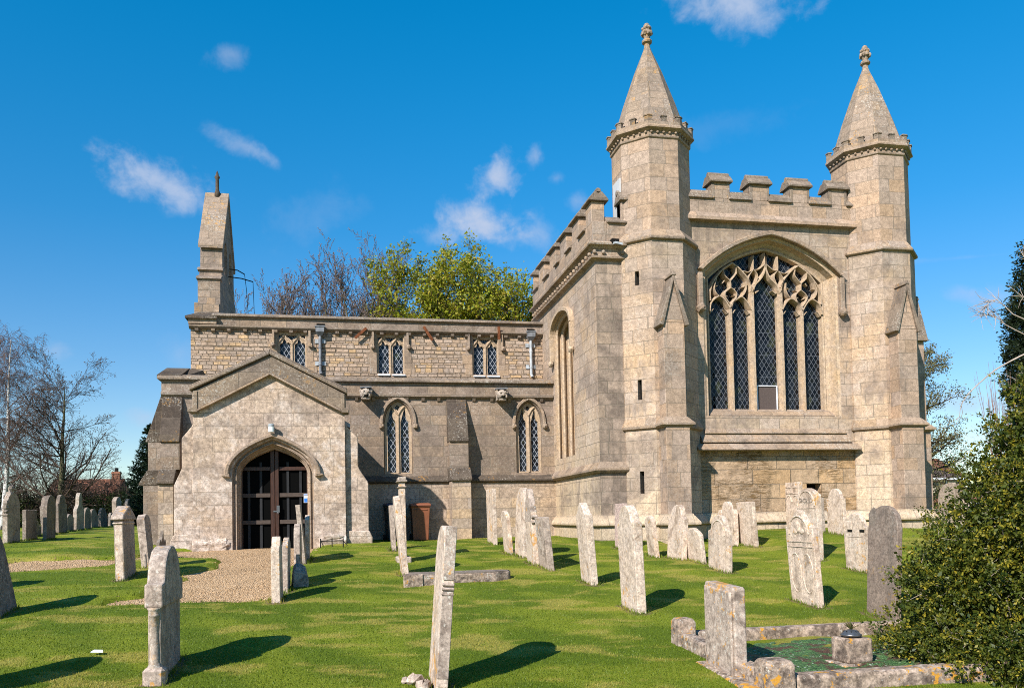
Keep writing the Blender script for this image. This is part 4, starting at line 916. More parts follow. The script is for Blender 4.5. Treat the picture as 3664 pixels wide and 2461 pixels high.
for b_ in ((10.52, 10.545, 2.5, 3.25), (11.075, 11.10, 2.5, 3.25), (10.545, 11.075, 3.225, 3.25)): fm.box(b_[0], b_[1], YK+.375, YK+.398, b_[2], b_[3])
P('grille_frame', fm, 'sill_white', gwin)

# chapel battlements above the great window
bt = MB(); bt.prismX([(YK, 7.34), (YK-.17, 7.36), (YK-.17, 7.43), (YK-.05, 7.58), (YK-.05, 7.95), (YK+.3, 7.95), (YK+.3, 7.34)], 8.4, 13.3)
gpar = P('window_parapet', bt, 'turret_ashlar')
cc = MB(); ME = [(9.23, 9.70), (10.27, 10.80), (11.41, 11.94), (12.52, 13.02)]
ed = [8.45]+[v for m_ in ME for v in m_]+[13.25]
for k in range(0, len(ed), 2): cc = MB().prismX([(YK-.11, 7.93), (YK-.11, 7.97), (YK+.02, 8.17), (YK+.14, 8.19), (YK+.31, 7.97), (YK+.31, 7.93)], ed[k]-.03, ed[k+1]+.03); P('coping', cc, 'coping_stone', gpar, bevel=.01)
for a, b in ME:
    P('merlon', MB().box(a, b, YK-.045, YK+.30, 7.952, 8.38), 'turret_ashlar', gpar, bevel=.012)
    cc = MB(); cc.prismX([(YK-.13, 8.36), (YK-.13, 8.41), (YK+.02, 8.58), (YK+.24, 8.58), (YK+.38, 8.41), (YK+.38, 8.36)], a-.07, b+.07); cc.tube([(a-.05, YK+.11, 8.60), (b+.05, YK+.11, 8.60)], .075, 9)
    for xs in (a-.012, b-.07): cc.box(xs, xs+.082, YK-.055, YK+.31, 7.96, 8.362)
    P('merlon_coping', cc, 'coping_stone', gpar, bevel=.01)
P('chapel_roof', MB().box(6.42, 14.6, YK+.32, 25.4, 6.9, 7.0), 'lead', chapel)

# turrets
def turret(cx, slits, east):
    c = MB(); W1, W2 = 1.95, 1.81
    o0 = octo(cx, TY, W1, 0)
    for k in range(8):
        a, b = Vector(o0[k]), Vector(o0[(k+1) % 8]); mid = (a+b)/2; n = (mid-Vector((cx, TY, 0))).normalized()
        t = (b-a).normalized(); f_ = Fr((mid.x, mid.y, 0), t, -n); h = (b-a).length/2
        hs = []
        if slits and n.x < -.5 and n.y < -.5: hs = [[(-.055, z0), (-.055, z1), (.055, z1), (.055, z0)] for z0, z1 in ((.46, 1.0), (2.74, 3.23), (5.55, 5.90))]
        panel(c, f_, [(-h, -1.2), (h, -1.2), (h, 6.66), (-h, 6.66)], hs)
        for q in hs: reveal(c, f_, [(q, 0), (q, .16)], True)
        if hs:
            for q in hs:
                vd = MB(); panel(vd, f_, q, (), .15); SL.append(vd)
    t_ = P('turret', c, 'chapel_ashlar')
    for vd in SL: P('slit_window', vd, 'void_dark', t_)
    SL.clear()
    up = MB().loft([octo(cx, TY, W2, 6.7), octo(cx, TY, W2, 9.3)]); P('upper_stage', up, 'turret_ashlar', t_)
    sc = MB().loft([octo(cx, TY, W1-.02, 6.60), octo(cx, TY, W1+.15, 6.63), octo(cx, TY, W1+.17, 6.68), octo(cx, TY, W2+.01, 6.90), octo(cx, TY, W2-.2, 6.90)])
    P('string_course', MB().loft([octo(cx, TY, W1-.02, 1.99), octo(cx, TY, W1+.14, 2.03), octo(cx, TY, W1+.16, 2.08), octo(cx, TY, W1+.0, 2.28)], True, False), 'moulding_stone', t_)
    P('string_course', sc, 'moulding_stone', t_, bevel=.008)
    pl = MB().loft([octo(cx, TY, W1+2*o, z) for o, z in PL[::-1][1:-1]], True, False); P('plinth', pl, 'chapel_ashlar', t_)
    cr = MB().loft([octo(cx, TY, w, z) for w, z in ((W2-.02, 9.14), (W2+.06, 9.17), (W2+.08, 9.21), (W2+.02, 9.24), (W2+.02, 9.32), (W2+.20, 9.37), (W2+.25, 9.38), (W2+.25, 9.42), (W2+.20, 9.46), (W2+.20, 9.53), (W2+.06, 9.53), (W2+.06, 9.44))])
    oo = octo(cx, TY, W2+.09, 9.29)
    for k in range(8):
        a, b = Vector(oo[k]), Vector(oo[(k+1) % 8])
        for j in range(5): cr.blob(a.lerp(b, (j+.5)/5), .032, 6, 4)
    P('cornice', cr, 'moulding_stone', t_)
    oo = octo(cx, TY, W2+.20, 9.53); oi = octo(cx, TY, W2+.04, 9.53)
    def bit(bm_, k, u0, u1, z0, z1, n0=0.0):
        a, b, ai, bi = Vector(oo[k]), Vector(oo[(k+1) % 8]), Vector(oi[k]), Vector(oi[(k+1) % 8]); n = (a-ai).normalized()*n0
        bm_.prism([p+Vector((0, 0, z0)) for p in (a.lerp(b, u0)+n, a.lerp(b, u1)+n, ai.lerp(bi, u1)-n, ai.lerp(bi, u0)-n)], (0, 0, z1-z0))
    for k in range(8):
        m_ = MB(); bit(m_, k, .42, .58, 0, .13); bit(m_, k, .40, .60, .1305, .155, .02); P('merlon', m_, 'coping_stone', t_)
        m_ = MB(); bit(m_, k, .88, 1, 0, .13); bit(m_, (k+1) % 8, 0, .12, 0, .13); bit(m_, k, .86, 1, .1305, .155, .02); bit(m_, (k+1) % 8, 0, .14, .1305, .155, .02); P('merlon', m_, 'coping_stone', t_)
    spr = MB().loft([octo(cx, TY, w, z) for w, z in ((1.78, 9.35), (1.70, 9.62), (1.22, 10.42), (.66, 11.25), (.20, 11.84), (.13, 11.95))]); P('spire', spr, 'spire_stone', t_)
    fi = MB().lathe((cx, TY, 11.86), [(.09, 0), (.075, .10), (.07, .16), (.125, .19), (.135, .23), (.11, .27), (.07, .29), (.085, .36), (.11, .42), (.12, .47), (.10, .52), (.09, .55), (.09, .60), (.075, .66), (.05, .70), (0, .715)], 10)
    rr = random.Random(int(cx*7))
    for k in range(8):
        t = k*math.pi/4; fi.blob((cx+.105*math.cos(t), TY+.105*math.sin(t), 12.30+rr.uniform(-.02, .02)), .055, 6, 5, (1, 1, 1.2), rr, .2)
        t += .4; fi.blob((cx+.085*math.cos(t), TY+.085*math.sin(t), 12.42+rr.uniform(-.02, .02)), .05, 6, 5, (1, 1, 1), rr, .2)
    P('finial', fi, 'spire_stone', t_, smooth=False)
    def butt(fr, c0, hw, reach, nm):
        # fr: d axis into the turret; reach: how far the face stands out (negative d)
        b = MB(); f = lambda a, z, d: tuple(fr(a, z, d))
        b.prism([f(c0-hw, 2.1, -reach), f(c0+hw, 2.1, -reach), f(c0+hw, 4.50, -reach), f(c0-hw, 4.50, -reach)], fr.d*(reach+.4))
        b.prism([f(c0-hw-.035, -1.2, -reach-.08), f(c0+hw+.035, -1.2, -reach-.08), f(c0+hw+.035, 2.02, -reach-.08), f(c0-hw-.035, 2.02, -reach-.08)], fr.d*(reach+.48))
        b.prism([f(c0-hw+.01, 4.501, -reach+.0), f(c0+hw-.01, 4.501, -reach+.0), f(c0, 5.55, -reach+.0)], fr.d*(reach+.3))
        bu = P('buttress', b, 'turret_ashlar', t_, bevel=.01)
        gg = MB()
        for s in (-1, 1):
            p0, p1 = (c0+s*(hw+.11), 4.44), (c0, 5.70)
            gg.prism([f(p0[0], p0[1], -reach-.06), f(p0[0]-s*.10, p0[1]-.02, -reach-.06), f(p1[0], p1[1]-.20, -reach-.06), f(p1[0], p1[1], -reach-.06)], fr.d*(reach+.40))
        gg.prism([f(c0-.07, 5.62, -reach-.07), f(c0+.07, 5.62, -reach-.07), f(c0, 5.74, -reach-.07)], fr.d*(reach+.45))
        P('gablet', gg, 'coping_stone', t_, bevel=.01)
        ss = MB(); q0, q1 = c0-hw, c0+hw
        prof = [(.0, 2.26), (.15, 2.10), (.15, 2.055), (.09, 2.01), (0, 2.01)]
        rings = []
        for a, sx, dd in ((q0, -1, .5), (q0, -1, -reach), (q1, 1, -reach), (q1, 1, .5)):
            rings.append([f(a+sx*o, z, dd-(o if dd < 0 else 0)) for o, z in prof])
        ss.loft(rings, True, False); P('string_course', ss, 'moulding_stone', t_)
        ss = MB(); rings = []
        for a, sx, dd in ((q0-.035, -1, .5), (q0-.035, -1, -reach-.08), (q1+.035, 1, -reach-.08), (q1+.035, 1, .5)):
            rings.append([f(a+sx*o, z, dd-(o if dd < 0 else 0)) for o, z in PL])
        ss.loft(rings, True, False); P('plinth', ss, 'chapel_ashlar', t_)
    butt(Fr((cx, TY-.975, 0), (1, 0, 0), (0, 1, 0)), -.04, .265, .38, 's')
    if east: butt(Fr((cx+.975, TY, 0), (0, 1, 0), (-1, 0, 0)), .0, .265, .30, 'e')
    return t_
SL = []
t1 = turret(T1, True, False); t2 = turret(T2, False, True)
P('turret_hatch', MB().box(T1-.945, T1-.90, TY-.30, TY+.22, 7.1, 8.36), 'hatch_wood', t1)
# ---------------------------------------------------------------- gravestones (slabs stand across the church's axis, lettered faces east and west)
def top_line(shape, w, h, rr):
    pts = []; n = 30
    for i in range(n+1):
        u = i/n; v = abs(2*u-1)
        if shape == 'flat': d = 0
        elif shape == 'slant': d = .10*u*w
        elif shape == 'segment': d = .20*w*v*v
        elif shape == 'round': d = .46*w*(1-math.sqrt(max(0, 1-v*v)))
        elif shape == 'shoulder': d = .34*w*(1-math.sqrt(max(0, 1-(v/.74)**2))) if v < .74 else .34*w+.04*w*(v-.74)
        elif shape == 'ogee': d = .30*w*(1-math.cos(math.pi*min(1, v/.86)))/2*1.0 + (.03*w if v > .86 else 0)
        elif shape == 'pointed': d = .55*w*v
        elif shape == 'lobed': d = .24*w*(1-math.sqrt(max(0, 1-(v/.48)**2))) if v < .48 else .36*w-.13*w*math.sqrt(max(0, 1-((v-.76)/.24)**2))
        elif shape == 'necked': d = .28*w*(1-math.sqrt(max(0, 1-(v/.42)**2))) if v < .42 else (.48*w+.45*w*(v-.42))
        elif shape == 'cusped': d = .9*w*v**.8 if v < .4 else .42*w-.10*w*math.sin((v-.4)/.6*math.pi)
        elif shape == 'broken': d = .10*w*v+.14*w*rr.random()*(.4+v)
        pts.append((u*w, h-d))
    return pts
def slab_mesh(shape, w, h, t, seed, y0=0.0, foot=-.35):
    rr = random.Random(seed); tl = top_line(shape, w, h, rr)
    side = lambda y, z1, up: [(y, foot+(z1-foot)*k/7) for k in (range(7) if up else range(7, 0, -1))]
    ring = side(0, tl[0][1], True)+tl+side(w, tl[-1][1], False)[1:]+[(w, foot)]
    ring = [(y+y0+rr.uniform(-.005, .005), z+(rr.uniform(-.006, .006) if z > foot+.01 else 0)) for y, z in ring]
    return MB().prismX(ring, -t/2, t/2)
NG = [0]
def grave(x, y, h, w, t, lean, shape, mat, label, group=None, yaw=0.0, tip=0.0, base=None):
    NG[0] += 1
    z = float(grass_z(x, y+w*.4)) if base is None else base
    e = empty('gravestone', (x, y, z), (R(tip), R(lean), R(yaw)), label, 'gravestone', group)
    s = slab_mesh(shape, w, h, t, NG[0]).build('slab', mat, e, bevel=.010, seg=2)
    if base is None: STONES_AT.append((x, y, w))
    return e
NR, PR, MR, RR_, BR = 'gravestones on the grassy mound left of the porch', 'gravestones beside the gravel path', 'gravestones on the lawn between porch and chapel', 'gravestones on the lawn before the chapel', 'gravestones close under the chapel wall'
# left mound; shade on the faces in view is put into darker stone
e = grave(-4.52, 11.8, 1.22, .80, .13, -11, 'round', 'grave_dark', 'dark gravestone tilting left at the extreme left edge of the lawn', NR)
e = grave(-8.56, 23.33, 1.30, .84, .12, -.3, 'round', 'grave_grey', 'tall grey gravestone with carved scroll crest on its rounded top, first on the mound', NR)
mb = MB(); mb.blob((0, .42, 1.40), .10, 7, 5, (.7, 1, 1.1), rg, .2)
for (y, z, r) in ((.30, 1.24, .09), (.17, 1.13, .09), (.07, 1.02, .10), (.03, .90, .09), (.03, .80, .075)): mb.blob((0, y, z), r, 7, 5, (.85, 1, 1), rg, .2)
mb.build('scrollwork', 'grave_grey', e)
MB().box(-.075, .075, -.03, .12, .70, .74).build('moulding', 'grave_grey', e, bevel=.01)
grave(-9.05, 23.0, .92, .6, .1, 0, 'shoulder', 'grave_grey', 'narrow gravestone cut by the left frame edge, just behind the scroll-crested stone', NR)
grave(-8.05, 24.6, 1.22, .7, .10, 1, 'round', 'grave_dark', 'round dark gravestone half hidden behind the scroll-crested stone', NR)
grave(-8.62, 24.79, .83, .81, .10, 0, 'flat', 'grave_dark', 'small flat-topped dark gravestone right of the scroll-crested one', NR)
grave(-9.02, 26.58, .47, .60, .08, 0, 'lobed', 'grave_dark', 'very low gravestone with scalloped top, smallest stone on the mound', NR)
grave(-9.19, 28.0, 1.23, .94, .12, -3.6, 'shoulder', 'grave_dark', 'broad leaning gravestone with round shoulders and orange lichen on its edge', NR)
grave(-9.32, 29.64, 1.29, .86, .11, -1.1, 'shoulder', 'grave_dark', 'tall round-headed gravestone with pale lit edge, between the leaning and the bulb-headed stone', NR)
grave(-9.65, 31.6, .62, .7, .09, 0, 'segment', 'grave_dark', 'low dark gravestone in shade just left of the bulb-headed stone', NR)
grave(-9.80, 33.04, 1.40, .88, .13, .9, 'necked', 'grave_grey', 'gravestone with narrow neck and bulb-shaped head on the mound', NR)
grave(-9.95, 34.6, .85, .8, .09, 1, 'round', 'grave_dark', 'dark gravestone close behind the bulb-headed stone, on its right', NR)
grave(-10.67, 38.07, .81, 1.0, .11, -3.9, 'round', 'grave_dark', 'squat round-topped dark gravestone, left of the pair in the middle of the mound row', NR)
grave(-11.44, 42.27, .94, 1.1, .12, -2.9, 'round', 'grave_dark', 'squat round-topped dark gravestone, right of the pair in the middle of the mound row', NR)
grave(-12.0, 46.97, 1.55, 1.05, .22, -.5, 'segment', 'grave_grey', 'tall pale-edged gravestone at the far end of the mound, behind the capped pillar stone', NR)
grave(-11.87, 45.5, .70, .6, .12, 0, 'round', 'grave_grey', 'tiny far gravestone left of the tall one at the end of the mound row', NR)
grave(-10.60, 43.41, 1.33, 1.1, .14, 0, 'shoulder', 'grave_grey', 'far gravestone peeping over the capped pillar stone, nearest the dark spruce', NR)
# by the path, left
e = grave(-3.76, 15.06, 1.03, .78, .145, -1.7, 'flat', 'grave_grey', 'upright gravestone with gabled cap and moulded cornice by the gravel path', PR)
MB().prismX([(-.06, 1.02), (-.03, 1.08), (.10, 1.13), (.39, 1.25), (.70, 1.10), (.80, 1.04), (.80, 1.0), (-.06, 1.0)], -.105, .10).build('cap', 'grave_lichen', e, bevel=.012)
MB().box(-.085, .085, -.03, .80, .93, .96).build('moulding', 'grave_pale', e, bevel=.012)
MB().box(-.055, .055, -.004, .0, 0, .92).build('edge_face', 'grave_pale', e)  # paler sheet; the sunlight on this edge is put into its colour
e = grave(-3.68, 16.51, 1.0, .48, .14, -5.5, 'segment', 'grave_lichen', 'thick gravestone leaning left with eroded flaking edge, behind the gabled-cap stone', PR)
MB().box(-.04, .05, -.02, .10, -.1, .28).build('foot_patch', 'grave_grey', e, bevel=.03)
grave(-3.88, 18.44, .72, .60, .07, 2.3, 'cusped', 'grave_dark', 'small dark gravestone with cusped pointed head near the porch corner', PR)
# big foreground stone on the left
e = grave(-1.78, 8.34, .72, .92, .115, -.3, 'flat', 'grave_grey', 'large foreground gravestone with column-shaped edge and thick rounded head, left of the gravel', PR)
hd = slab_mesh('shoulder', .98, 1.25, .165, 77, -.03, .68).build('head', 'grave_lichen', e, bevel=.018, seg=2)
cl_ = MB().lathe((0, .02, 0), [(.07, -.2), (.072, .10), (.066, .14), (.052, .16), (.049, .18), (.048, .40), (.048, .60), (.054, .605), (.054, .62), (.048, .63), (.06, .66), (.075, .685)], 12).build('edge_column', 'grave_grey', e, smooth=True)
MB().box(-.10, .10, -.07, .10, -.3, .13).build('footing', 'grave_lichen', e, bevel=.03)
# path row on the right of the gravel
grave(-1.0, 12.29, .92, .55, .12, -.4, 'lobed', 'grave_pale', 'whitish gravestone nearest the gravel edge, with lobed head, before the door', PR)
grave(-.94, 13.22, .82, .62, .085, .8, 'segment', 'grave_lichen', 'thin gravestone standing close behind the whitish lobed one by the path', PR)
grave(-.80, 14.0, .96, .55, .10, 0, 'round', 'grave_lichen', 'rounded gravestone with orange lichen spot beside the path, before the stump', PR)
e = empty('gravestone', (-.72, 13.62, float(grass_z(-.72, 13.7))), (0, 0, R(8)), 'stumpy broken gravestone lump with orange lichen at the path edge', 'gravestone', PR)
MB().loft([[(-.12, 0, -.2), (.12, 0, -.2), (.12, .30, -.2), (-.12, .30, -.2)], [(-.13, -.02, .14), (.12, .01, .12), (.12, .28, .16), (-.12, .31, .15)], [(-.11, .0, .26), (.09, .03, .22), (.10, .26, .31), (-.09, .29, .34)], [(-.05, .10, .31), (.03, .12, .27), (.05, .24, .35), (-.04, .26, .38)]]).build('stump', 'grave_lichen', e, bevel=.02)
grave(-.82, 16.45, 1.14, .5, .085, -5.0, 'flat', 'grave_grey', 'tall thin flat-topped gravestone leaning left in front of the church door', PR)
grave(-.78, 17.01, .90, .5, .085, .6, 'segment', 'grave_pale', 'slim pale gravestone against the right jamb of the church door', PR)
# middle
grave(1.02, 18.3, .97, .5, .09, -2.8, 'flat', 'grave_lichen', 'thin lichen-blotched gravestone in front of the grey wheelie bin', MR)
grave(.99, 14.35, 1.37, .55, .11, -5.6, 'round', 'grave_pale', 'tall pale gravestone leaning left at the corner of the flat ledger slab', MR)
e = grave(1.10, 16.4, 1.56, .42, .11, -.5, 'flat', 'grave_pale', 'tallest slender gravestone with square moulded cap, before the bins', MR)
MB().box(-.10, .10, -.05, .47, 1.56, 1.60).box(-.08, .08, -.03, .45, 1.60, 1.66).box(-.085, .085, -.035, .455, 1.45, 1.48).build('cap', 'grave_grey', e, bevel=.012)
MB().box(-.14, .14, -.14, .5, -.2, .09).build('footing', 'grave_lichen', e, bevel=.02)
# centre foreground
e = grave(.80, 7.30, 1.47, .66, .105, 4.6, 'round', 'grave_pale', 'tall foreground gravestone leaning right, with banded mouldings on its lichen-grey edge', MR, tip=-1.5)
MB().box(-.05, .05, -.012, -.0, .98, 1.455).box(-.051, .051, -.012, -.0, .12, .88).build('edge_face', 'grave_lichen', e, bevel=.004)
mb = MB()
for z in (.90, .94): mb.tube([(-.054, -.010, z), (.054, -.010, z)], .015, 8)
mb.box(-.055, .055, -.02, .0, .845, .86)
mb.build('banded_moulding', 'grave_lichen', e, bevel=.004)
e = empty('rubble_heap', (.60, 7.75, float(grass_z(.6, 7.75))), label='little heap of broken stone and dark moss beside the leaning foreground stone', cat='rubble')
for k, (a, b, r) in enumerate(((0, 0, .08), (.09, -.18, .06), (.05, -.30, .07), (-.07, .05, .05))): MB().blob((a, b, r*.4), r, 7, 5, (1, 1.2, .8), rg, .25).build('rock', 'grave_lichen', e)
# row before the aisle
grave(3.42, 19.12, 1.30, .88, .09, -.8, 'flat', 'grave_pale', 'flat-topped pale gravestone nearest the aisle wall, standing in front of its buttress shadow', MR)
grave(3.42, 17.21, .93, .66, .08, -4.7, 'segment', 'grave_pale', 'shorter pale gravestone leaning left, second from the aisle wall', MR)
grave(3.53, 16.35, 1.41, .82, .12, 2.8, 'round', 'grave_pale', 'tall pale gravestone leaning right behind the wavy-edged stone', MR)
e = grave(3.50, 15.23, 1.22, .58, .11, -2.2, 'cusped', 'grave_pale', 'gravestone with deeply wavy moulded edge and pointed head', MR)
mb = MB()
for k, z in enumerate((.80, .90, 1.0, 1.09, 1.17)): mb.tube([(-.06, -.015+.05*max(0, k-1), z), (.06, -.015+.05*max(0, k-1), z)], .032, 7)
mb.prismX([(.0, .8), (.05, 1.1), (.22, 1.42), (.30, 1.44), (.52, 1.0), (.55, .8)], -.057, .057); mb.build('moulded_edge', 'grave_lichen', e, bevel=.006)
grave(3.60, 14.50, .94, .66, .12, -5.2, 'flat', 'grave_lichen', 'flat-topped lichen-marked gravestone in front of the wavy-edged stone', MR)
grave(3.83, 12.60, 1.29, .58, .115, -3.8, 'ogee', 'grave_pale', 'tall gravestone with ogee top and orange lichen, alone before the chapel corner', RR_)
grave(3.79, 10.37, 1.41, .66, .125, -1.9, 'shoulder', 'grave_pale', 'largest near gravestone with knobbly shouldered head and yellow lichen, casting a long shadow', RR_)
grave(6.01, 17.44, 1.01, .56, .10, .9, 'flat', 'grave_pink', 'pinkish flat-topped gravestone with orange streaks near the chapel corner', BR)
grave(6.21, 16.02, .84, .40, .10, -5.0, 'round', 'grave_pale', 'small narrow gravestone leaning left below the lowest slit window', BR)
grave(6.46, 15.23, 1.08, .78, .105, 3.8, 'shoulder', 'grave_pale', 'broad gravestone leaning right in front of the left turret buttress', BR)
grave(6.61, 14.65, .64, .68, .09, -5.5, 'segment', 'grave_pale', 'short stubby gravestone tucked against the broad one leaning right', RR_)
e = grave(6.55, 13.46, .99, .80, .09, 1.5, 'shoulder', 'grave_pale', 'pale gravestone with curved carved border and yellow-stained foot', RR_)
def arc_relief(e, w, h, t, z0, r, mat='grave_pale'):
    mb = MB(); mb.tube([(-t/2-.003, w/2-r*math.cos(math.pi*k/12), z0+r*math.sin(math.pi*k/12)) for k in range(13)], .013, 6); mb.build('carved_border', mat, e)
arc_relief(e, .80, .99, .09, .62, .27)
grave(8.60, 17.3, 1.0, .82, .10, 0, 'lobed', 'grave_pale', 'scalloped gravestone behind the one with an orange lichen tuft, by the recessed wall', BR)
grave(8.80, 16.74, .97, .74, .085, -3.7, 'flat', 'grave_pale', 'upright flat gravestone with an orange lichen tuft on top, casting shadow right', BR)
e = grave(10.80, 18.3, 1.18, .62, .11, 0, 'flat', 'grave_pale', 'panelled whitish headstone with twin carved arches close to the window wall', BR)
mb = MB()
for y in (.16, .46):
    mb.tube([(-.058, y-.12*math.cos(math.pi*k/8), .70+.16*math.sin(math.pi*k/8)) for k in range(9)], .014, 6)
mb.box(-.066, -.05, .03, .59, .90, .93); mb.box(-.066, -.05, .03, .59, 1.05, 1.08); mb.box(-.066, -.05, .27, .35, .92, 1.06); mb.build('carved_panel', 'grave_pale', e)
e = grave(9.0, 14.58, 1.38, .75, .11, -.6, 'segment', 'grave_pale', 'tall round-topped gravestone lettered SACRED, behind the one with carved ovals', RR_)
arc_relief(e, .75, 1.38, .11, 1.03, .30)
mt_ = Matrix(((0, 0, -1), (-1, 0, 0), (0, 1, 0)))
text_obj('SACRED', .13, .008, 'grave_grey', e, (-.058, .375, 1.10), mt_.to_euler())
MB().box(-.067, -.05, .05, .70, .985, 1.0).build('carved_line', 'grave_pale', e)
e = grave(6.28, 10.20, 1.31, .70, .085, -3.6, 'ogee', 'grave_pale', 'large pale gravestone with carved head and two carved ovals, lit on its broad face', RR_)
arc_relief(e, .70, 1.31, .085, .98, .25)
mb = MB(); mb.blob((-.045, .35, 1.08), .075, 9, 6, (.35, .8, 1.1), rg, .08); mb.blob((-.045, .27, 1.02), .06, 8, 5, (.25, 1.1, .7), rg, .1); mb.blob((-.045, .43, 1.02), .06, 8, 5, (.25, 1.1, .7), rg, .1)
mb.box(-.052, -.04, .03, .67, .87, .885); mb.box(-.052, -.04, .03, .67, .80, .81); mb.build('carved_head', 'grave_pale', e)
for y in (.20, .50): MB().tube([(-.043, y+.13*math.cos(2*math.pi*k/24), .44+.27*math.sin(2*math.pi*k/24)) for k in range(25)], .009, 6).build('carved_oval', 'grave_pale', e)
grave(11.15, 17.92, .82, .10, .08, -1.2, 'flat', 'grave_grey', 'thin dark-edged post-like stone beside the SACRED gravestone', BR)
grave(11.17, 17.07, 1.05, .66, .08, -.9, 'shoulder', 'grave_pale', 'round-shouldered gravestone right of the SACRED one, before the right turret', BR)
e = grave(9.01, 13.05, 1.04, .68, .085, -2.1, 'shoulder', 'grave_pale', 'low wide gravestone with two dark plates for recesses, left of the slate stone', RR_)
MB().box(-.046, -.040, .06, .20, .70, .74).box(-.046, -.040, .42, .56, .70, .74).build('recess_shade', 'void_dark', e)  # raised near-black plates; the shade of recesses is put into their colour
MB().box(-.052, -.04, .05, .20, .745, .90).box(-.052, -.04, .42, .57, .745, .90).box(-.05, -.04, .06, .55, .61, .62).build('carved_panel', 'grave_pale', e, bevel=.01)
e = grave(6.72, 9.22, 1.43, .60, .075, 3.5, 'round', 'grave_slate', 'dark grey-brown slate gravestone with streaks, beside the leafy bush', RR_)
MB().blob((-.03, .50, 1.28), .12, 10, 6, (.12, .8, 1.1), rg, .08).build('flaked_patch', 'grave_dark', e)
grave(15.9, 18.9, 1.12, 1.0, .12, 0, 'round', 'grave_grey', 'wide rounded gravestone at the far right behind the bush', BR)
grave(15.2, 18.0, .8, .5, .10, 3, 'round', 'grave_pale', 'small pale gravestone glimpsed between slate stone and bush', BR)
# stones just outside the frame whose shadows fall into it
grave(-3.7, 7.75, 1.3, .75, .12, 0, 'round', 'grave_grey', 'gravestone standing just left of the view, throwing a shadow onto the near lawn', NR)
grave(-6.2, 13.85, 1.25, .7, .12, 0, 'shoulder', 'grave_grey', 'gravestone just outside the view whose shadow reaches the lawn below the path', NR)

# ---------------------------------------------------------------- ledger slab
lz = float(ground0(1.8, 13.7))
e = empty('ledger_slab', (1.8, 13.65, lz), label='flat mossy ledger slab lying on the grass, with a chamfered far end', cat='grave slab')
ring = [(-.90, -.40), (.62, -.12), (.86, .02), (.92, .18), (.82, .33), (.60, .40), (-.80, .36)]
MB().prismZ(ring, -.2, .14).build('slab', 'kerb_stone', e, bevel=.02, seg=2)
MB().prismZ([(x*.97, y*.95) for x, y in ring], .141, .152).build('top_face', 'grave_dark', e)
MB().prismZ([(-.93, -.42), (-.60, -.37), (-.62, -.20), (-.90, -.24)], -.2, .17).build('corner_block', 'kerb_stone', e, bevel=.02)

# ---------------------------------------------------------------- kerbed grave
kz = -1.50
kg = empty('kerbed_grave', (3.8, 8.0, kz), label='kerbed grave plot with lichened kerbs, corner posts and green chippings', cat='grave')
def K(name, mb, mat, **k):
    o = mb.build(name, mat, None, **k); o.parent = kg; o.matrix_parent_inverse = Matrix.Translation(-Vector(kg.location)); return o
K('kerb', MB().prismX([(6.9, -1.9), (6.9, -1.43), (8.62, -1.33), (8.62, -1.9)], 3.585, 3.735), 'kerb_stone', bevel=.025, seg=2)
K('kerb', MB().box(3.80, 7.4, 8.70, 8.86, -1.9, -1.335), 'kerb_stone', bevel=.025, seg=2)
K('kerb', MB().box(3.83, 7.4, 6.66, 6.86, -1.9, -1.45), 'kerb_stone', bevel=.035, seg=2)
K('corner_post', MB().loft([[(a, c, z), (b, c, z), (b, d, z), (a, d, z)] for a, b, c, d, z in ((3.53, 3.82, 6.62, 6.89, -1.9), (3.54, 3.81, 6.63, 6.88, -1.34), (3.57, 3.78, 6.66, 6.85, -1.305))]), 'kerb_stone', bevel=.02, seg=2)
K('corner_post', MB().loft([[(a, c, z), (b, c, z), (b, d, z), (a, d, z)] for a, b, c, d, z in ((3.565, 3.785, 8.63, 8.88, -1.9), (3.57, 3.78, 8.64, 8.87, -1.21), (3.60, 3.75, 8.67, 8.84, -1.18))]), 'kerb_stone', bevel=.02, seg=2)
K('plinth', MB().prismX([(6.5, -1.9), (6.5, -1.565), (7.9, -1.50), (7.9, -1.9)], 3.42, 3.59), 'kerb_stone', bevel=.03, seg=2)
xx_, yy_ = np.meshgrid(np.arange(3.74, 7.4, .05), np.arange(6.84, 8.74, .05)); zz_ = -1.51+.02*(yy_-7)+(vnoise(xx_, yy_, 4, 5)-.5)*.05+(vnoise(xx_, yy_, 16, 6)-.5)*.02
ii = np.arange(xx_.size).reshape(xx_.shape)
gf = mesh_np('green_chippings', np.stack([xx_, yy_, zz_], -1).reshape(-1, 3)-np.array(kg.location), np.stack([ii[:-1, :-1], ii[:-1, 1:], ii[1:, 1:], ii[1:, :-1]], -1).reshape(-1, 4), 'green_chips', kg, smooth=True)
hs_ = MB().prismX([(7.19, -1.62), (7.20, -.73), (7.23, -.715), (7.80, -.695), (7.83, -.71), (7.84, -1.55)], 3.525, 3.648)
hs_.prismX([(7.22, -1.60), (7.22, -.76), (7.80, -.73), (7.80, -1.55)], 3.50, 3.53)
o = K('headstone', hs_, 'grave_lichen', bevel=.014, seg=2, label='plain square headstone streaked with white and orange lichen')
e = empty('flower_block', (4.87, 7.40, -1.555), (0, 0, R(4)), label='square stone flower block on a low base inside the kerbed grave', cat='memorial vase')
MB().box(-.145, .145, -.12, .14, .055, .29).build('block', 'kerb_stone', e, bevel=.02, seg=2); MB().box(-.21, .16, -.17, .17, -.1, .055).build('base', 'kerb_stone', e, bevel=.02, seg=2)
e = empty('flower_holder', (4.86, 7.40, -1.265), label='dull metal perforated flower holder with dead sprigs on the stone block', cat='flower holder')
MB().lathe((0, 0, 0), [(.05, 0), (.085, .012), (.10, .02), (.10, .032), (.085, .038), (.07, .06), (.035, .075), (0, .078)], 18).build('rose_lid', 'metal_dull', e, smooth=True)
hb = MB()
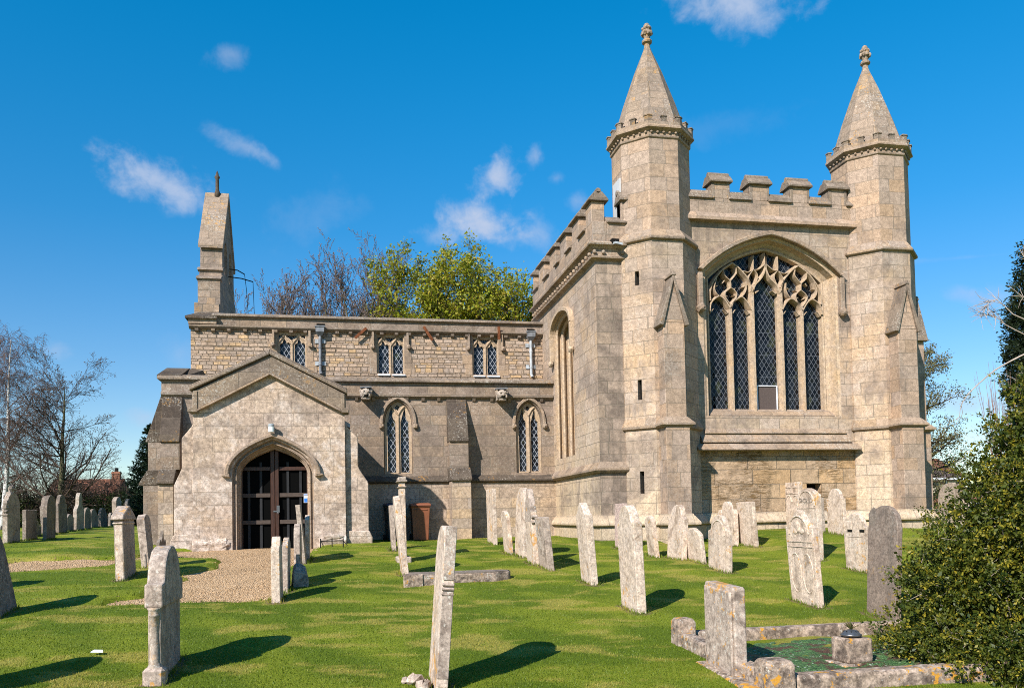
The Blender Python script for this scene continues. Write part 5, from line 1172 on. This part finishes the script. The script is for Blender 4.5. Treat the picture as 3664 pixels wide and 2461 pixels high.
for k in range(9):
    t = k*2*math.pi/9; hb.blob((.062*math.cos(t), .062*math.sin(t), .058), .013, 6, 4, (1, 1, .6))
hb.build('holes', 'void_dark', e)
rr = np.random.default_rng(3); v, f, tn = [], [], []
for k in range(40):
    p = np.array([.02, .03, .075]); d = np.array([rr.normal(0, .5), rr.normal(0, .5), 1.0]); d /= np.linalg.norm(d); l = rr.uniform(.05, .13); s = np.cross(d, rr.normal(size=3)); s *= .008/np.linalg.norm(s); i = len(v)
    v += [p-s, p+s, p+d*l]; f.append([i, i+1, i+2]); tn += [rr.random()]*3
mesh_np('sprig', v, f, 'leaf_dead', e, tn)

# ---------------------------------------------------------------- wheelie bins, boot scraper, paper
def bin_(x, y, rz, body, lid, label):
    z = float(grass_z(x, y-.3))-.02
    e = empty('wheelie_bin', (x, y, z), (0, 0, R(rz)), label, 'wheelie bin', 'wheelie bins against the aisle wall')
    q = lambda a, b, z, c=0: [(-a, -b+c, z), (a, -b+c, z), (a, b+c, z), (-a, b+c, z)]
    MB().loft([q(.21, .24, .04), q(.235, .29, .62), q(.255, .33, .95), q(.275, .355, .95), q(.28, .36, .985)]).build('body', body, e, bevel=.02, seg=2)
    MB().loft([q(.285, .37, .987, -.01), q(.29, .375, 1.01, -.01), q(.27, .35, 1.05, 0), q(.20, .27, 1.07, .02)]).build('lid', lid, e, bevel=.012, seg=2)
    MB().tube([(-.22, .40, 1.0), (.22, .40, 1.0)], .016, 8).build('handle', lid, e)
    for s in (-1, 1):
        MB().tube([(s*.21, .27, .10), (s*.27, .27, .10)], .10, 16).build('wheel', 'rubber', e)
    MB().box(-.19, .19, -.335, -.30, .86, .90).build('lip', body, e, bevel=.01)
bin_(2.03, 23.42, 0, 'bin_brown', 'bin_brown', 'brown wheelie bin with closed lid, half in shadow against the church wall')
bin_(1.32, 23.30, 6, 'bin_grey', 'bin_navy', 'dark grey wheelie bin with navy lid in the shadow beside the brown one')
e = empty('boot_scraper', (-.34, 20.1, float(grass_z(-.34, 20.1))), (0, 0, R(-6)), 'black iron boot scraper beside the church doorway', 'boot scraper')
MB().box(-.27, .27, -.012, .012, .13, .155).build('blade', 'iron', e)
for x in (-.27, 0, .26): MB().box(x-.012, x+.012, -.012, .012, -.15, .20).build('post', 'iron', e)
MB().tube([(-.25, 0, .13), (-.20, 0, .02)], .010, 6).build('brace', 'iron', e); MB().tube([(.26, 0, .14), (.36, -.02, .02)], .010, 6).build('brace', 'iron', e)
e = MB().prism([(-.05, -.02, .035), (.075, -.03, .03), (.06, .03, .045), (-.03, .035, .05)], (0, 0, .004)).build('scrap_paper', 'paper_white'); e.location = (-2.62, 9.54, float(grass_z(-2.62, 9.54))); tag(e, 'scrap of white paper lying on the left lawn', 'paper')

build_ground()
# ---------------------------------------------------------------- vegetation
def seg_mesh(name, segs, mat, parent, sides=4):
    a = np.array(segs, float)
    if not len(a): return None
    p0, p1, r0, r1 = a[:, :3], a[:, 3:6], a[:, 6:7], a[:, 7:8]
    d = p1-p0; d /= np.maximum(np.linalg.norm(d, axis=1, keepdims=True), 1e-9)
    h = np.where(np.abs(d[:, 2:3]) < .9, np.array([[0, 0, 1.]]), np.array([[1., 0, 0]]))
    u = np.cross(d, h); u /= np.linalg.norm(u, axis=1, keepdims=True); w = np.cross(d, u)
    V, n = [], len(a)
    for (p, r) in ((p0, r0), (p1, r1)):
        for k in range(sides):
            t = 2*math.pi*k/sides; V.append(p+(u*math.cos(t)+w*math.sin(t))*r)
    V = np.stack(V, 1).reshape(-1, 3); b = (np.arange(n)*2*sides)[:, None]
    F = np.concatenate([np.concatenate([b+k, b+(k+1) % sides, b+sides+(k+1) % sides, b+sides+k], 1) for k in range(sides)])
    return mesh_np(name, V, F, mat, parent, smooth=True)
def unit(v): return v/max(1e-9, np.linalg.norm(v))
def grow(rng, p, d, L, r, lv, C, out, tips):
    c = C[lv]; n = c['n']; st = L/n; p = np.array(p, float); d = unit(np.array(d, float)); rr = r
    kids = []
    for i in range(n):
        d = unit(d+rng.normal(0, c['wig'], 3)+np.array([0, 0, c['up']]))
        q = p+d*st; r2 = r*(1-(i+1)/n*(1-c.get('end', .35)))
        out[lv].append((*p, *q, rr, r2)); fr = (i+1)/n
        if lv+1 < len(C) and fr > c['from']:
            m = c['kids']/(n*(1-c['from'])); k = int(m)+(rng.random() < m-int(m))
            for _ in range(k): kids.append((p+(q-p)*rng.random(), d.copy(), fr, rr))
        p, rr = q, r2
    tips.append((lv, p, d))
    for (q, dd, fr, r_) in kids:
        c2 = C[lv+1]; ax = unit(np.cross(dd, rng.normal(size=3))); an = R(rng.normal(c2['ang'], c2['ang']*.25))
        nd_ = unit(dd*math.cos(an)+np.cross(ax, dd)*math.sin(an)); nd_[2] += c2.get('lift', 0)
        grow(rng, q, nd_, c2['len']*L*(1.1-c2.get('taper', .55)*fr)*rng.uniform(.75, 1.2), max(c2.get('rmin', .004), r_*c2['rad']), lv+1, C, out, tips)
def tree(label, base, stems, C, bark, twig, seed, name='bare_tree', group=None, buds=None, leaves=None, split=2):
    rng = np.random.default_rng(seed); e = empty(name, base, label=label, cat='tree', group=group)
    out = [[] for _ in C]; tips = []
    for (off, d, L, r) in stems: grow(rng, off, d, L, r, 0, C, out, tips)
    seg_mesh('trunk', sum(out[:split], []), bark, e, 6); seg_mesh('twigs', sum(out[split:], []), twig, e, 3)
    if buds:
        v, f = [], []
        P_ = [t for t in tips if t[0] >= len(C)-2]
        a = np.array([t[1] for t in P_]); s = buds[0]*rng.uniform(.6, 1.3, (len(a), 1))
        o = np.array([[1, 0, -.3], [-.5, .87, -.3], [-.5, -.87, -.3], [0, 0, 1.4]])
        V = (a[:, None, :]+o[None]*s[:, None]).reshape(-1, 3); b = (np.arange(len(a))*4)[:, None]
        F = np.concatenate([np.concatenate([b+i, b+j, b+k], 1) for i, j, k in ((0, 1, 3), (1, 2, 3), (2, 0, 3), (0, 2, 1))]); mesh_np('buds', V, F, buds[1], e)
    if leaves:
        sz, cnt, mat, spread = leaves
        P_ = [t for t in tips if t[0] >= len(C)-2]; a = np.repeat(np.array([t[1] for t in P_]), cnt, 0)
        leaf_cloud(rng, 'foliage', a+rng.normal(0, spread, a.shape), None, sz, mat, e, rng.random(len(a)))
    return e
def leaf_cloud(rng, name, c, nrm, size, mat, parent, tint, asp=.5):
    n = len(c); ax = rng.normal(size=(n, 3)) if nrm is None else nrm+rng.normal(0, .55, (n, 3))
    ax /= np.linalg.norm(ax, axis=1, keepdims=True); s = np.cross(ax, rng.normal(size=(n, 3))); s /= np.maximum(np.linalg.norm(s, axis=1, keepdims=True), 1e-6)
    l = size*rng.uniform(.6, 1.35, (n, 1)); up = np.cross(ax, s)
    V = np.stack([c, c+ax*l*.5+s*l*asp*.5+up*l*.08, c+ax*l, c+ax*l*.5-s*l*asp*.5+up*l*.08], 1).reshape(-1, 3)
    F = np.arange(n*4).reshape(-1, 4)
    return mesh_np(name, V, F, mat, parent, np.repeat(tint, 4))
def sprigs(rng, blobs, n, per, ln, size, mat, parent, name='foliage', inner=.45, tipc=.5, asp=.5, out_bias=.6):
    """leafy sprigs spread through the outer half of a union of ellipsoids"""
    w = np.array([b[3]*b[4]+b[4]*b[5]+b[3]*b[5] for b in blobs]); w = w/w.sum(); B = np.array(blobs)[rng.choice(len(blobs), n, p=w)]
    d = rng.normal(size=(n, 3)); d /= np.linalg.norm(d, axis=1, keepdims=True)
    rad = 1-(1-inner)*rng.random((n, 1))**2.0
    rad *= 1+.13*np.sin(d[:, :1]*7+B[:, :1]*9)*np.cos(d[:, 2:3]*6+B[:, 1:2]*5)+rng.normal(0, .05, (n, 1))
    c = B[:, :3]+d*B[:, 3:6]*rad
    dr = d*out_bias+rng.normal(0, .55, (n, 3))+np.array([0, 0, .25]); dr /= np.linalg.norm(dr, axis=1, keepdims=True)
    L = ln*rng.uniform(.5, 1.5, (n, 1)); t = rng.random((n, per, 1))
    P_ = c[:, None]+dr[:, None]*L[:, None]*t+rng.normal(0, size*.45, (n, per, 3))
    nr = np.repeat(dr[:, None], per, 1)+rng.normal(0, .6, (n, per, 3))
    sp = rng.random((n, 1, 1))
    tint = np.clip(.15+.35*rng.random((n, per, 1))+tipc*(t**2)*(sp > .35)+.12*rng.normal(size=(n, 1, 1)), 0, 1)
    leaf_cloud(rng, name, P_.reshape(-1, 3), nr.reshape(-1, 3), size, mat, parent, tint.ravel(), asp)
    return c, dr, L
gz = lambda x, y: float(ground0(x, y))

# weeping birch and the wide spreading tree on the left
CB = [dict(end=.08, n=14, wig=.03, up=.05, kids=24, **{'from': .28}), dict(n=9, wig=.12, up=.02, kids=11, ang=44, len=.30, rad=.42, **{'from': .15}), dict(n=8, wig=.13, up=-.10, kids=10, ang=45, len=.50, rad=.5, taper=.3, **{'from': .1}), dict(n=8, wig=.10, up=-.26, kids=0, ang=40, len=.62, rad=.45, taper=.2, rmin=.006, **{'from': 1})]
BT = 'bare trees on the left edge of the churchyard'
tree('weeping birch with white trunk and drooping purplish twigs at the far left', (-14.9, 40.2, gz(-15, 40)), [((0, 0, 0), (.10, 0, 1), 8.7, .125)], CB, 'bark_birch', 'twig_brown', 11, 'birch_tree', BT, split=1)
tree('second weeping birch, cut by the left frame edge behind the first', (-18.6, 46, gz(-18, 46)), [((0, 0, 0), (.12, 0, 1), 8.6, .15)], CB, 'bark_birch', 'twig_brown', 12, 'birch_tree', BT, split=1)
CS = [dict(end=.08, n=12, wig=.05, up=.05, kids=24, **{'from': .16}), dict(n=12, wig=.10, up=.035, kids=17, ang=64, len=.60, rad=.40, taper=.62, **{'from': .12}), dict(n=8, wig=.14, up=.0, kids=9, ang=42, len=.42, rad=.5, taper=.5, **{'from': .15}), dict(n=5, wig=.15, up=-.02, kids=0, ang=38, len=.42, rad=.55, rmin=.0065, **{'from': 1})]
tree('wide bare tree with arching upswept branches and tiny buds, left of the church', (-12.3, 39.1, gz(-12, 39)), [((0, 0, 0), (.08, 0, 1), 6.3, .16)], CS, 'bark_green', 'twig_dark', 27, 'spreading_tree', BT, buds=(.022, 'twig_grey'), split=1)
CT = [dict(n=6, wig=.10, up=.03, kids=18, **{'from': .05}), dict(n=7, wig=.18, up=-.02, kids=11, ang=55, len=.75, rad=.55, taper=.3, **{'from': .1}), dict(n=5, wig=.2, up=-.03, kids=4, ang=45, len=.5, rad=.55, rmin=.007, **{'from': .2}), dict(n=3, wig=.2, up=0, kids=0, ang=45, len=.5, rad=.6, rmin=.006, **{'from': 1})]
for k, (x, y, h, lb) in enumerate(((-22.5, 50, 2.6, 'tangled leafless shrub at the far left under the birches'), (-18.8, 51, 2.9, 'dense brown thicket between birch and spreading tree'), (-15.8, 52, 2.7, 'tangled thicket with greenish leaves under the spreading tree'), (-13.2, 51, 2.3, 'dark shrub in front of the red tiled roof, left of the spruce'))):
    e = tree(lb, (x, y, gz(x, y)), [((a, b, 0), (a*.5, b*.3, 1), h, .06) for a, b in ((-1.2, 0), (-.4, .3), (.4, -.2), (1.2, .2), (0, .5))], CT, 'twig_dark', 'twig_dark', 40+k, 'shrub', 'tangled shrubs under the left trees', split=1)
    e['category'] = 'shrub'
    sprigs(np.random.default_rng(50+k), [(0, 0, h*.32, 1.8, .9, h*.42)], 900, 7, .3, .13, 'leaf_hedge', e, tipc=.15)

# spruce
def spruce(x, y, h, rb, seed, label):
    rng = np.random.default_rng(seed); e = empty('spruce_tree', (x, y, gz(x, y)), label=label, cat='tree')
    seg_mesh('trunk', [(0, 0, h*k/10, 0, 0, h*(k+1)/10, .14*(1-k/10)+.01, .14*(1-(k+1)/10)+.01) for k in range(10)], 'bark_dark', e, 6)
    c, n, sg = [], [], []
    for z in np.arange(.25, h, .15):
        m = int(9 if z < h*.75 else 6); R_ = rb*(1-z/h)**.85+.06
        for k in range(m):
            t = rng.random()*6.283; L = R_*rng.uniform(.75, 1.15); dr = np.array([math.cos(t), math.sin(t), 0])
            pr = np.array([0, 0, z])
            for s in np.linspace(.12, 1, max(4, int(L/.09))):
                p = np.array([0, 0, z])+dr*L*s+np.array([0, 0, -.28*L*s+.30*L*s*s*s]); sg.append((*pr, *p, .012*(1.1-s), .012*(1.05-s))); pr = p
                for _ in range(7):
                    sd = unit(dr*.7+rng.normal(0, .55, 3)+np.array([0, 0, -.1])); c.append(p); n.append(sd)
    seg_mesh('branches', sg, 'bark_dark', e, 3)
    leaf_cloud(rng, 'needles', np.array(c), np.array(n)*2, .17, 'leaf_spruce', e, rng.random(len(c)), .28)
spruce(-9.75, 44.8, 5.1, 1.55, 5, 'dark green spruce rising behind the west buttress of the church')
e = empty('ivy_shrub', (-11.0, 48.5, gz(-11, 48)), label='small ivy-covered shrub between far gravestones and the church corner', cat='shrub')
sprigs(np.random.default_rng(8), [(0, 0, .45, .75, .5, .65)], 500, 9, .15, .09, 'leaf_hedge', e)

# trees behind the nave
CU = [dict(end=.10, n=12, wig=.05, up=.10, kids=11, **{'from': .34}), dict(n=9, wig=.13, up=.10, kids=10, ang=27, len=.36, rad=.6, taper=.4, end=.25, **{'from': .15}), dict(n=6, wig=.17, up=.09, kids=5, ang=30, len=.36, rad=.55, taper=.3, **{'from': .2}), dict(n=4, wig=.2, up=.06, kids=0, ang=32, len=.34, rad=.65, rmin=.019, **{'from': 1})]
UG = 'budding bare trees behind the nave roof'
for k, (x, y, h, lb, sd_) in enumerate(((-3.9, 49, 14.7, 'leftmost budding bare tree behind the nave, beside the bellcote', 3), (-1.2, 48.6, 15.0, 'second budding bare tree behind the nave, forked and upright', 4), (1.4, 48.4, 16.9, 'tallest budding bare tree behind the nave, next to the leafing tree', 6), (-2.7, 50.5, 15.6, 'slender budding bare tree set back between the leftmost and the forked one', 13), (.3, 50.2, 16.4, 'budding bare tree set back between the forked and the tallest one', 17), (2.6, 50.0, 15.8, 'budding bare tree half hidden behind the largest leafing tree', 19))):
    tree(lb, (x, y, -.35), [((0, 0, 0), (.02, 0, 1), h*.84, .24), ((.15, 0, 2.5), (.14, .1, 1), h*.66, .17), ((-.15, 0, 2.8), (-.16, -.1, 1), h*.64, .16), ((0, .2, 3), (.05, .1, 1), h*.62, .14)], CU, 'bark_green', 'twig_grey', sd_, 'budding_tree', UG, buds=(.03, 'bud_pink'), split=1)
tree('low budding bush of a tree just right of the bellcote', (-5.2, 49.6, -.35), [((0, 0, 0), (.03, 0, 1), 10.6, .15), ((.2, 0, 3), (.2, 0, 1), 7.6, .1)], CU, 'bark_green', 'twig_grey', 9, 'budding_tree', UG, buds=(.03, 'bud_pink'), split=1)
CG = [dict(end=.10, n=11, wig=.035, up=.12, kids=15, **{'from': .38}), dict(n=9, wig=.13, up=.05, kids=10, ang=46, len=.36, rad=.52, taper=.5, **{'from': .12}), dict(n=6, wig=.18, up=.04, kids=6, ang=40, len=.38, rad=.5, taper=.35, **{'from': .15}), dict(n=4, wig=.2, up=.03, kids=0, ang=42, len=.38, rad=.55, rmin=.011, **{'from': 1})]
GG = 'trees in yellow-green new leaf behind the nave'
for (x, y, h, lb, sd_, st) in ((4.4, 47.4, 17.6, 'large rounded tree in yellow-green new leaf behind the nave', 21, 3), (6.7, 47, 16.3, 'second tree in new leaf, close beside the largest one', 22, 3), (8.9, 46.6, 16.0, 'third tree in new leaf, nearer the chapel parapet', 24, 3), (11.0, 46.2, 13.6, 'sparser leafing tree touching the chapel corner', 23, 2)):
    tree(lb, (x, y, -.35), [((0, 0, 0), (.03, 0, 1), h*.80, .26), ((.2, .1, 3.0), (.16, .1, 1), h*.62, .17), ((-.2, 0, 3.2), (-.16, -.1, 1), h*.62, .17)][:st], CG, 'bark_dark', 'twig_dark', sd_, 'leafing_tree', GG, leaves=(.19, 4, 'leaf_spring', .16), split=1)
# tree to the right of the church
CR_ = [dict(end=.08, n=9, wig=.04, up=.06, kids=24, **{'from': .22}), dict(n=9, wig=.12, up=.01, kids=10, ang=62, len=.36, rad=.45, taper=.5, **{'from': .15}), dict(n=6, wig=.17, up=.03, kids=6, ang=42, len=.42, rad=.5, taper=.35, **{'from': .15}), dict(n=4, wig=.2, up=.03, kids=0, ang=42, len=.40, rad=.55, rmin=.008, **{'from': 1})]
tree('half-bare tree coming into small olive leaf, right of the church', (25.4, 33.4, -.3), [((0, 0, 0), (0, 0, 1), 7.0, .18)], CR_, 'bark_dark', 'twig_dark', 33, 'leafing_tree', None, leaves=(.10, 6, 'leaf_haze', .12), split=1)

# the big variegated bush on the right
e = empty('box_bush', (6.9, 7.3, -1.62), label='large bushy box shrub with glossy yellow-green leaves filling the right foreground', cat='bush')
b0 = np.array(e.location)
BL = [(6.15, 7.55, -1.38, .72, .65, .55), (6.0, 7.35, -.80, .52, .55, .42), (6.43, 7.35, -.30, .48, .55, .42), (6.62, 7.3, .12, .42, .5, .40), (6.84, 7.25, .52, .38, .45, .40), (7.02, 7.2, .92, .32, .4, .40), (6.95, 7.1, -.6, .8, .75, .8), (7.0, 6.95, -1.4, .9, .8, .7), (7.25, 7.1, .4, .7, .7, .9), (7.6, 7.0, -.6, .8, .9, 1.1), (6.0, 6.85, -1.5, .62, .55, .42), (5.75, 7.2, -1.45, .40, .45, .40), (6.5, 6.5, -1.5, .8, .6, .5)]
BL = [tuple(np.array(b)-np.array([*b0, 0, 0, 0])) for b in BL]
rng = np.random.default_rng(77); SUB = []
for b in BL:
    for _ in range(13):
        d_ = unit(rng.normal(size=3)*np.array([1, 1, .9])+np.array([-.35, -.45, .15])); k = rng.uniform(.26, .44)
        SUB.append((*(np.array(b[:3])+d_*np.array(b[3:])*rng.uniform(.72, 1.0)), b[3]*k, b[4]*k, b[5]*k*1.15))
c, dr, L = sprigs(rng, SUB, 7600, 20, .13, .034, 'leaf_box', e, inner=.35, tipc=.62, asp=.55, out_bias=.9)
sprigs(rng, [(b[0], b[1], b[2], b[3]*.82, b[4]*.82, b[5]*.82) for b in BL], 3600, 12, .2, .05, 'leaf_box', e, name='inner_foliage', inner=.4, tipc=-.1, asp=.6)
sg = [(*(p-d*l*.9), *(p+d*l*.5), .003, .0015) for p, d, l in zip(c[::12], dr[::12], L[::12])]
for b in BL: sg.append((.15, 0, 0, b[0], b[1], b[2], .035, .012))
for (a, q) in (((-.35, -.55, .95), (-.12, -.62, .68)), ((-.62, -.35, .55), (-.72, -.42, .72)), ((.1, -.6, 1.6), (.25, -.6, 1.35))): sg.append((*a, *q, .007, .006))
seg_mesh('stems', sg, 'twig_pale', e, 4)

# dark evergreen, bare arching shrub and red twigs behind the bush
def pix(x, y, d): return np.array(cr_)*((x-1832)/2963.25*d)+np.array(cu_)*((1732.8-y)/2963.25*d)+np.array(cf_)*d
p = pix(3720, 1300, 14.5); e = empty('evergreen_tree', (p[0], p[1], gz(p[0], p[1])), label='tall dark evergreen with dense clumped foliage at the right edge', cat='tree')
b0 = np.array(e.location); BL = []
for (x, y, rx, ry) in ((3722, 950, 60, 105), (3668, 1075, 38, 85), (3684, 1190, 68, 105), (3690, 1330, 85, 130), (3760, 1150, 120, 220), (3740, 1450, 110, 260), (3750, 1750, 130, 300)):
    q = pix(x, y, 14.5); s = 14.5/2963; BL.append((*(q-b0), rx*s, rx*s, ry*s))
rng = np.random.default_rng(5); sprigs(rng, BL, 4200, 16, .14, .055, 'leaf_yew', e, inner=.55, tipc=.35, asp=.45)
q = pix(3720, 1500, 14.5)-b0; seg_mesh('trunk', [(0, 0, 0, *q, .12, .09), (*q, *(pix(3720, 1000, 14.5)-b0), .09, .03)], 'bark_dark', e, 6)
p = pix(3900, 1500, 10.5); e = empty('bare_shrub', (p[0], p[1], gz(p[0], p[1])), label='leafless shrub sending pale arching branches in from the right edge', cat='shrub')
b0 = np.array(e.location); sg = []
rng = np.random.default_rng(15)
def arcbr(pts, d, r0, r1, tw=0):
    P_ = [pix(x, y, d)-b0 for x, y in pts]; n = len(P_)
    for k in range(n-1): sg.append((*P_[k], *P_[k+1], r0+(r1-r0)*k/(n-1), r0+(r1-r0)*(k+1)/(n-1)))
    for _ in range(tw):
        k = rng.integers(max(0, n-4), n-1); q = P_[k]+(P_[k+1]-P_[k])*rng.random(); dd = unit(unit(P_[k+1]-P_[k])+rng.normal(0, .5, 3)); l = rng.uniform(.12, .32)
        m = q+dd*l*.5; d2 = unit(dd+rng.normal(0, .3, 3)); sg.append((*q, *m, .0035, .0028)); sg.append((*m, *(m+d2*l*.5), .0028, .0015))
arcbr(((3900, 1190), (3740, 1232), (3651, 1274), (3610, 1295), (3563, 1322), (3530, 1348), (3497, 1377), (3465, 1408), (3445, 1437), (3436, 1462), (3433, 1492)), 10.2, .013, .003, 5)
arcbr(((3860, 1190), (3720, 1155), (3664, 1142), (3624, 1124), (3595, 1095), (3566, 1072), (3540, 1082), (3515, 1110)), 10.4, .010, .0025, 26)
arcbr(((3864, 1240), (3664, 1196), (3628, 1178), (3595, 1160), (3570, 1136), (3545, 1128), (3515, 1122)), 10.5, .009, .0025, 22)
arcbr(((3864, 1010), (3700, 960), (3664, 920), (3648, 890)), 11, .010, .003, 4); arcbr(((3864, 1120), (3664, 1062), (3620, 1058)), 11, .009, .003, 5)
arcbr(((3864, 1420), (3720, 1400), (3664, 1378), (3640, 1362)), 9.6, .014, .006, 3); arcbr(((3864, 1390), (3690, 1345), (3655, 1335)), 9.6, .012, .006, 2)
for x, y in ((3900, 1190), (3860, 1190), (3864, 1240), (3864, 1010), (3864, 1120), (3864, 1420), (3864, 1390)): sg.append((0, 0, 0, *(pix(x, y, 10.4)-b0), .035, .018))
seg_mesh('branches', sg, 'twig_pale', e, 5)
p = pix(3575, 1700, 12.2); e = empty('twiggy_shrub', (p[0], p[1], gz(p[0], p[1])), label='fine upright reddish twigs rising behind the box bush', cat='shrub')
rng = np.random.default_rng(9); b0 = np.array(e.location); sg = []
for k in range(46):
    x = rng.uniform(3500, 3660); t = pix(x+rng.normal(0, 18), rng.uniform(1290, 1560), 12.2)-b0; m = pix((x+3600)/2, 1650, 12.2)-b0; sg.append((0, 0, 0, *m, .006, .005)); sg.append((*m, *t, .005, .002))
    for _ in range(2): q = m+(t-m)*rng.uniform(.3, .8); sg.append((*q, *(q+unit((t-m)+rng.normal(0, .35, 3))*rng.uniform(.15, .4)), .0025, .0015))
seg_mesh('twigs', sg, 'twig_red', e, 3)

# ---------------------------------------------------------------- houses beyond the churchyard
def house(name, label, x0, x1, y0, y1, zb, ze, zr, wall, tile, wins, hip=0.0, chim=None, rz=0):
    e = empty(name, ((x0+x1)/2, y0, zb), (0, 0, R(rz)), label, 'house'); ox, oy = (x0+x1)/2, y0
    a, b, d, h, r = x0-ox, x1-ox, y1-y0, ze-zb, zr-zb
    MB().box(a, b, 0, d, 0, h).build('wall', wall, e)
    g = MB()
    if not hip: g.prism([(a+.01, .01, h), (a+.01, d-.01, h), (a+.01, d/2, r-.05)], (b-a-.02, 0, 0)); g.build('gable', wall, e)
    o = .35; rf = MB(); s = (r-h)/(d/2)
    A, B_ = (a-.2, -o, h-s*o), (b+.2, -o, h-s*o); C_, D_ = (b+.2, d+o, h-s*o), (a-.2, d+o, h-s*o); E1, E2 = (a-.2+hip, d/2, r), (b+.2-hip, d/2, r)
    rf.face([A, B_, E2, E1]); rf.face([C_, D_, E1, E2]); rf.face([B_, C_, E2]); rf.face([D_, A, E1])
    ro = rf.build('roof', tile, e)
    if hip == 0: ro.modifiers.new('solid', 'SOLIDIFY').thickness = .1
    MB().box(a-.2, b+.2, -o-.04, -o+.02, h-s*o-.16, h-s*o-.005).build('fascia', 'upvc', e)
    for (wx, wz, ww_, wh) in wins:
        f = MB(); f.box(wx, wx+ww_, -.04, -.001, wz-zb, wz-zb+.05); f.box(wx, wx+ww_, -.04, -.001, wz-zb+wh-.05, wz-zb+wh)
        for q in (wx, wx+ww_*.33-.03, wx+ww_*.66-.03, wx+ww_-.06): f.box(q, q+.06, -.041, -.001, wz-zb, wz-zb+wh)
        w_ = f.build('window', 'upvc', e); MB().box(wx+.03, wx+ww_-.03, -.012, -.003, wz-zb+.03, wz-zb+wh-.03).build('pane', 'window_dark', w_)
    if chim:
        cx, cw, ct = chim; c_ = MB().box(cx, cx+cw, d/2-.3, d/2+.3, r-.5-.3, ct-zb).box(cx-.05, cx+cw+.05, d/2-.35, d/2+.35, ct-zb-.18, ct-zb-.08).build('chimney', 'brick', e); MB().lathe((cx+cw/2, d/2, ct-zb), [(.16, 0), (.13, .28), (.15, .32)], 10).build('chimney_pot', 'iron', c_); MB().box(cx-.06, cx+cw+.06, d/2-.36, d/2-.2, r-.55, r-.3).build('flashing', 'lead', c_)
    return e
house('house', 'cream house with brown tiled roof and white windows, right of the church', 38.5, 44.0, 53, 60, -.4, 2.25, 3.75, 'render_cream', 'tile_brown', [(-.1, 1.62, .62, .5), (1.25, 1.62, .68, .5), (-1.9, 1.62, .6, .5)], hip=1.8)
house('house', 'house with reddish tiled roof partly behind the cream one', 43.2, 52, 62, 69, -.4, 2.6, 4.35, 'brick', 'tile_red', [])
house('outbuilding', 'low outbuilding with terracotta roof below the cream house', 38.6, 42.8, 46.5, 49.5, -.4, .45, 1.22, 'brick', 'tile_red', [])['category'] = 'shed'
house('house', 'brick house with orange tiled roof and chimney, left behind the trees', -23.6, -18.6, 71.5, 79, -.3, 1.7, 3.75, 'brick', 'tile_red', [(-1.5, .4, 1.0, 1.0)], chim=(1.75, .62, 4.35))
e = empty('hedge', (33, 44, -.35), label='clipped hedge beyond the churchyard on the right', cat='hedge')
sprigs(np.random.default_rng(61), [(k*1.6-8, k*-.5+2, .5, 1.4, .7, .75) for k in range(11)], 1500, 8, .2, .13, 'leaf_hedge', e)
rng = np.random.default_rng(62); n = 9000; th = rng.uniform(-1.15, 1.3, n); rd = rng.uniform(150, 200, n); hh = 4+2.5*np.sin(th*17)+1.5*np.sin(th*41)
c = np.stack([rd*np.sin(th), rd*np.cos(th), -.5+np.abs(rng.random(n))*hh], -1)
tag(leaf_cloud(rng, 'distant_wood', c, None, 1.9, 'leaf_hedge', None, rng.random(n), .8), 'distant line of dark trees on the horizon', kind='stuff')

# ---------------------------------------------------------------- mown grass
rng = np.random.default_rng(1); n = 300000
d = 1/(rng.random(n)*(1/5.2-1/27)+1/27); t = rng.uniform(-.72, .70, n)
X = np.array(cf_.x)*d+cr_.x*t*d; Y = cf_.y*d+cr_.y*t*d
sd = path_sd(X, Y); ok = (sd > .03) & ~((X > 3.62) & (X < 7.7) & (Y > 6.66) & (Y < 9.24)) & (Y < 24) & ~((Y > 21) & (X > -4.2) & (X < .7))
ok &= poly_sd([(.9, 13.25), (2.42, 13.53), (2.72, 13.72), (2.72, 13.9), (2.4, 14.05), (1.0, 14.0)], X, Y) > 0
X, Y, d = X[ok], Y[ok], d[ok]
tx, ty = [], []                                                      # longer uncut tufts round the feet of the stones
for (sx_, sy_, w_) in STONES_AT:
    k = 170; side = rng.choice([-1, 1], k); u = rng.random(k); e_ = rng.random(k) < .3
    tx.append(np.where(e_, sx_+rng.uniform(-.1, .1, k), sx_+side*(.055+np.abs(rng.normal(0, .035, k))))); ty.append(np.where(e_, sy_+np.where(side > 0, w_+.03, -.03)+rng.normal(0, .03, k), sy_+u*w_))
tx, ty = np.concatenate(tx), np.concatenate(ty); nt_f = len(tx)
X, Y, d = np.concatenate([X, tx]), np.concatenate([Y, ty]), np.concatenate([d, np.hypot(tx, ty)]); n = len(X); Z = grass_z(X, Y)-.004
stw = straw(X, Y)
h = rng.uniform(.012, .028, n)*(1+.8*(np.abs(path_sd(X, Y)) < .12)); h[-nt_f:] = rng.uniform(.03, .085, nt_f); a = rng.random(n)*6.283; w = .0026+.00028*d
ln = rng.normal(0, .35, (n, 2)); sx, sy = np.cos(a)*w, np.sin(a)*w
V = np.stack([np.stack([X-sx, Y-sy, Z], -1), np.stack([X+sx, Y+sy, Z], -1), np.stack([X+ln[:, 0]*h, Y+ln[:, 1]*h, Z+h], -1)], 1).reshape(-1, 3)
tint = np.clip(.05+.30*rng.random(n)+.75*stw*(.35+rng.random(n)), 0, 1)
tag(mesh_np('grass', V, np.arange(n*3).reshape(-1, 3), 'grass_blade', None, np.repeat(tint, 3)), kind='stuff')
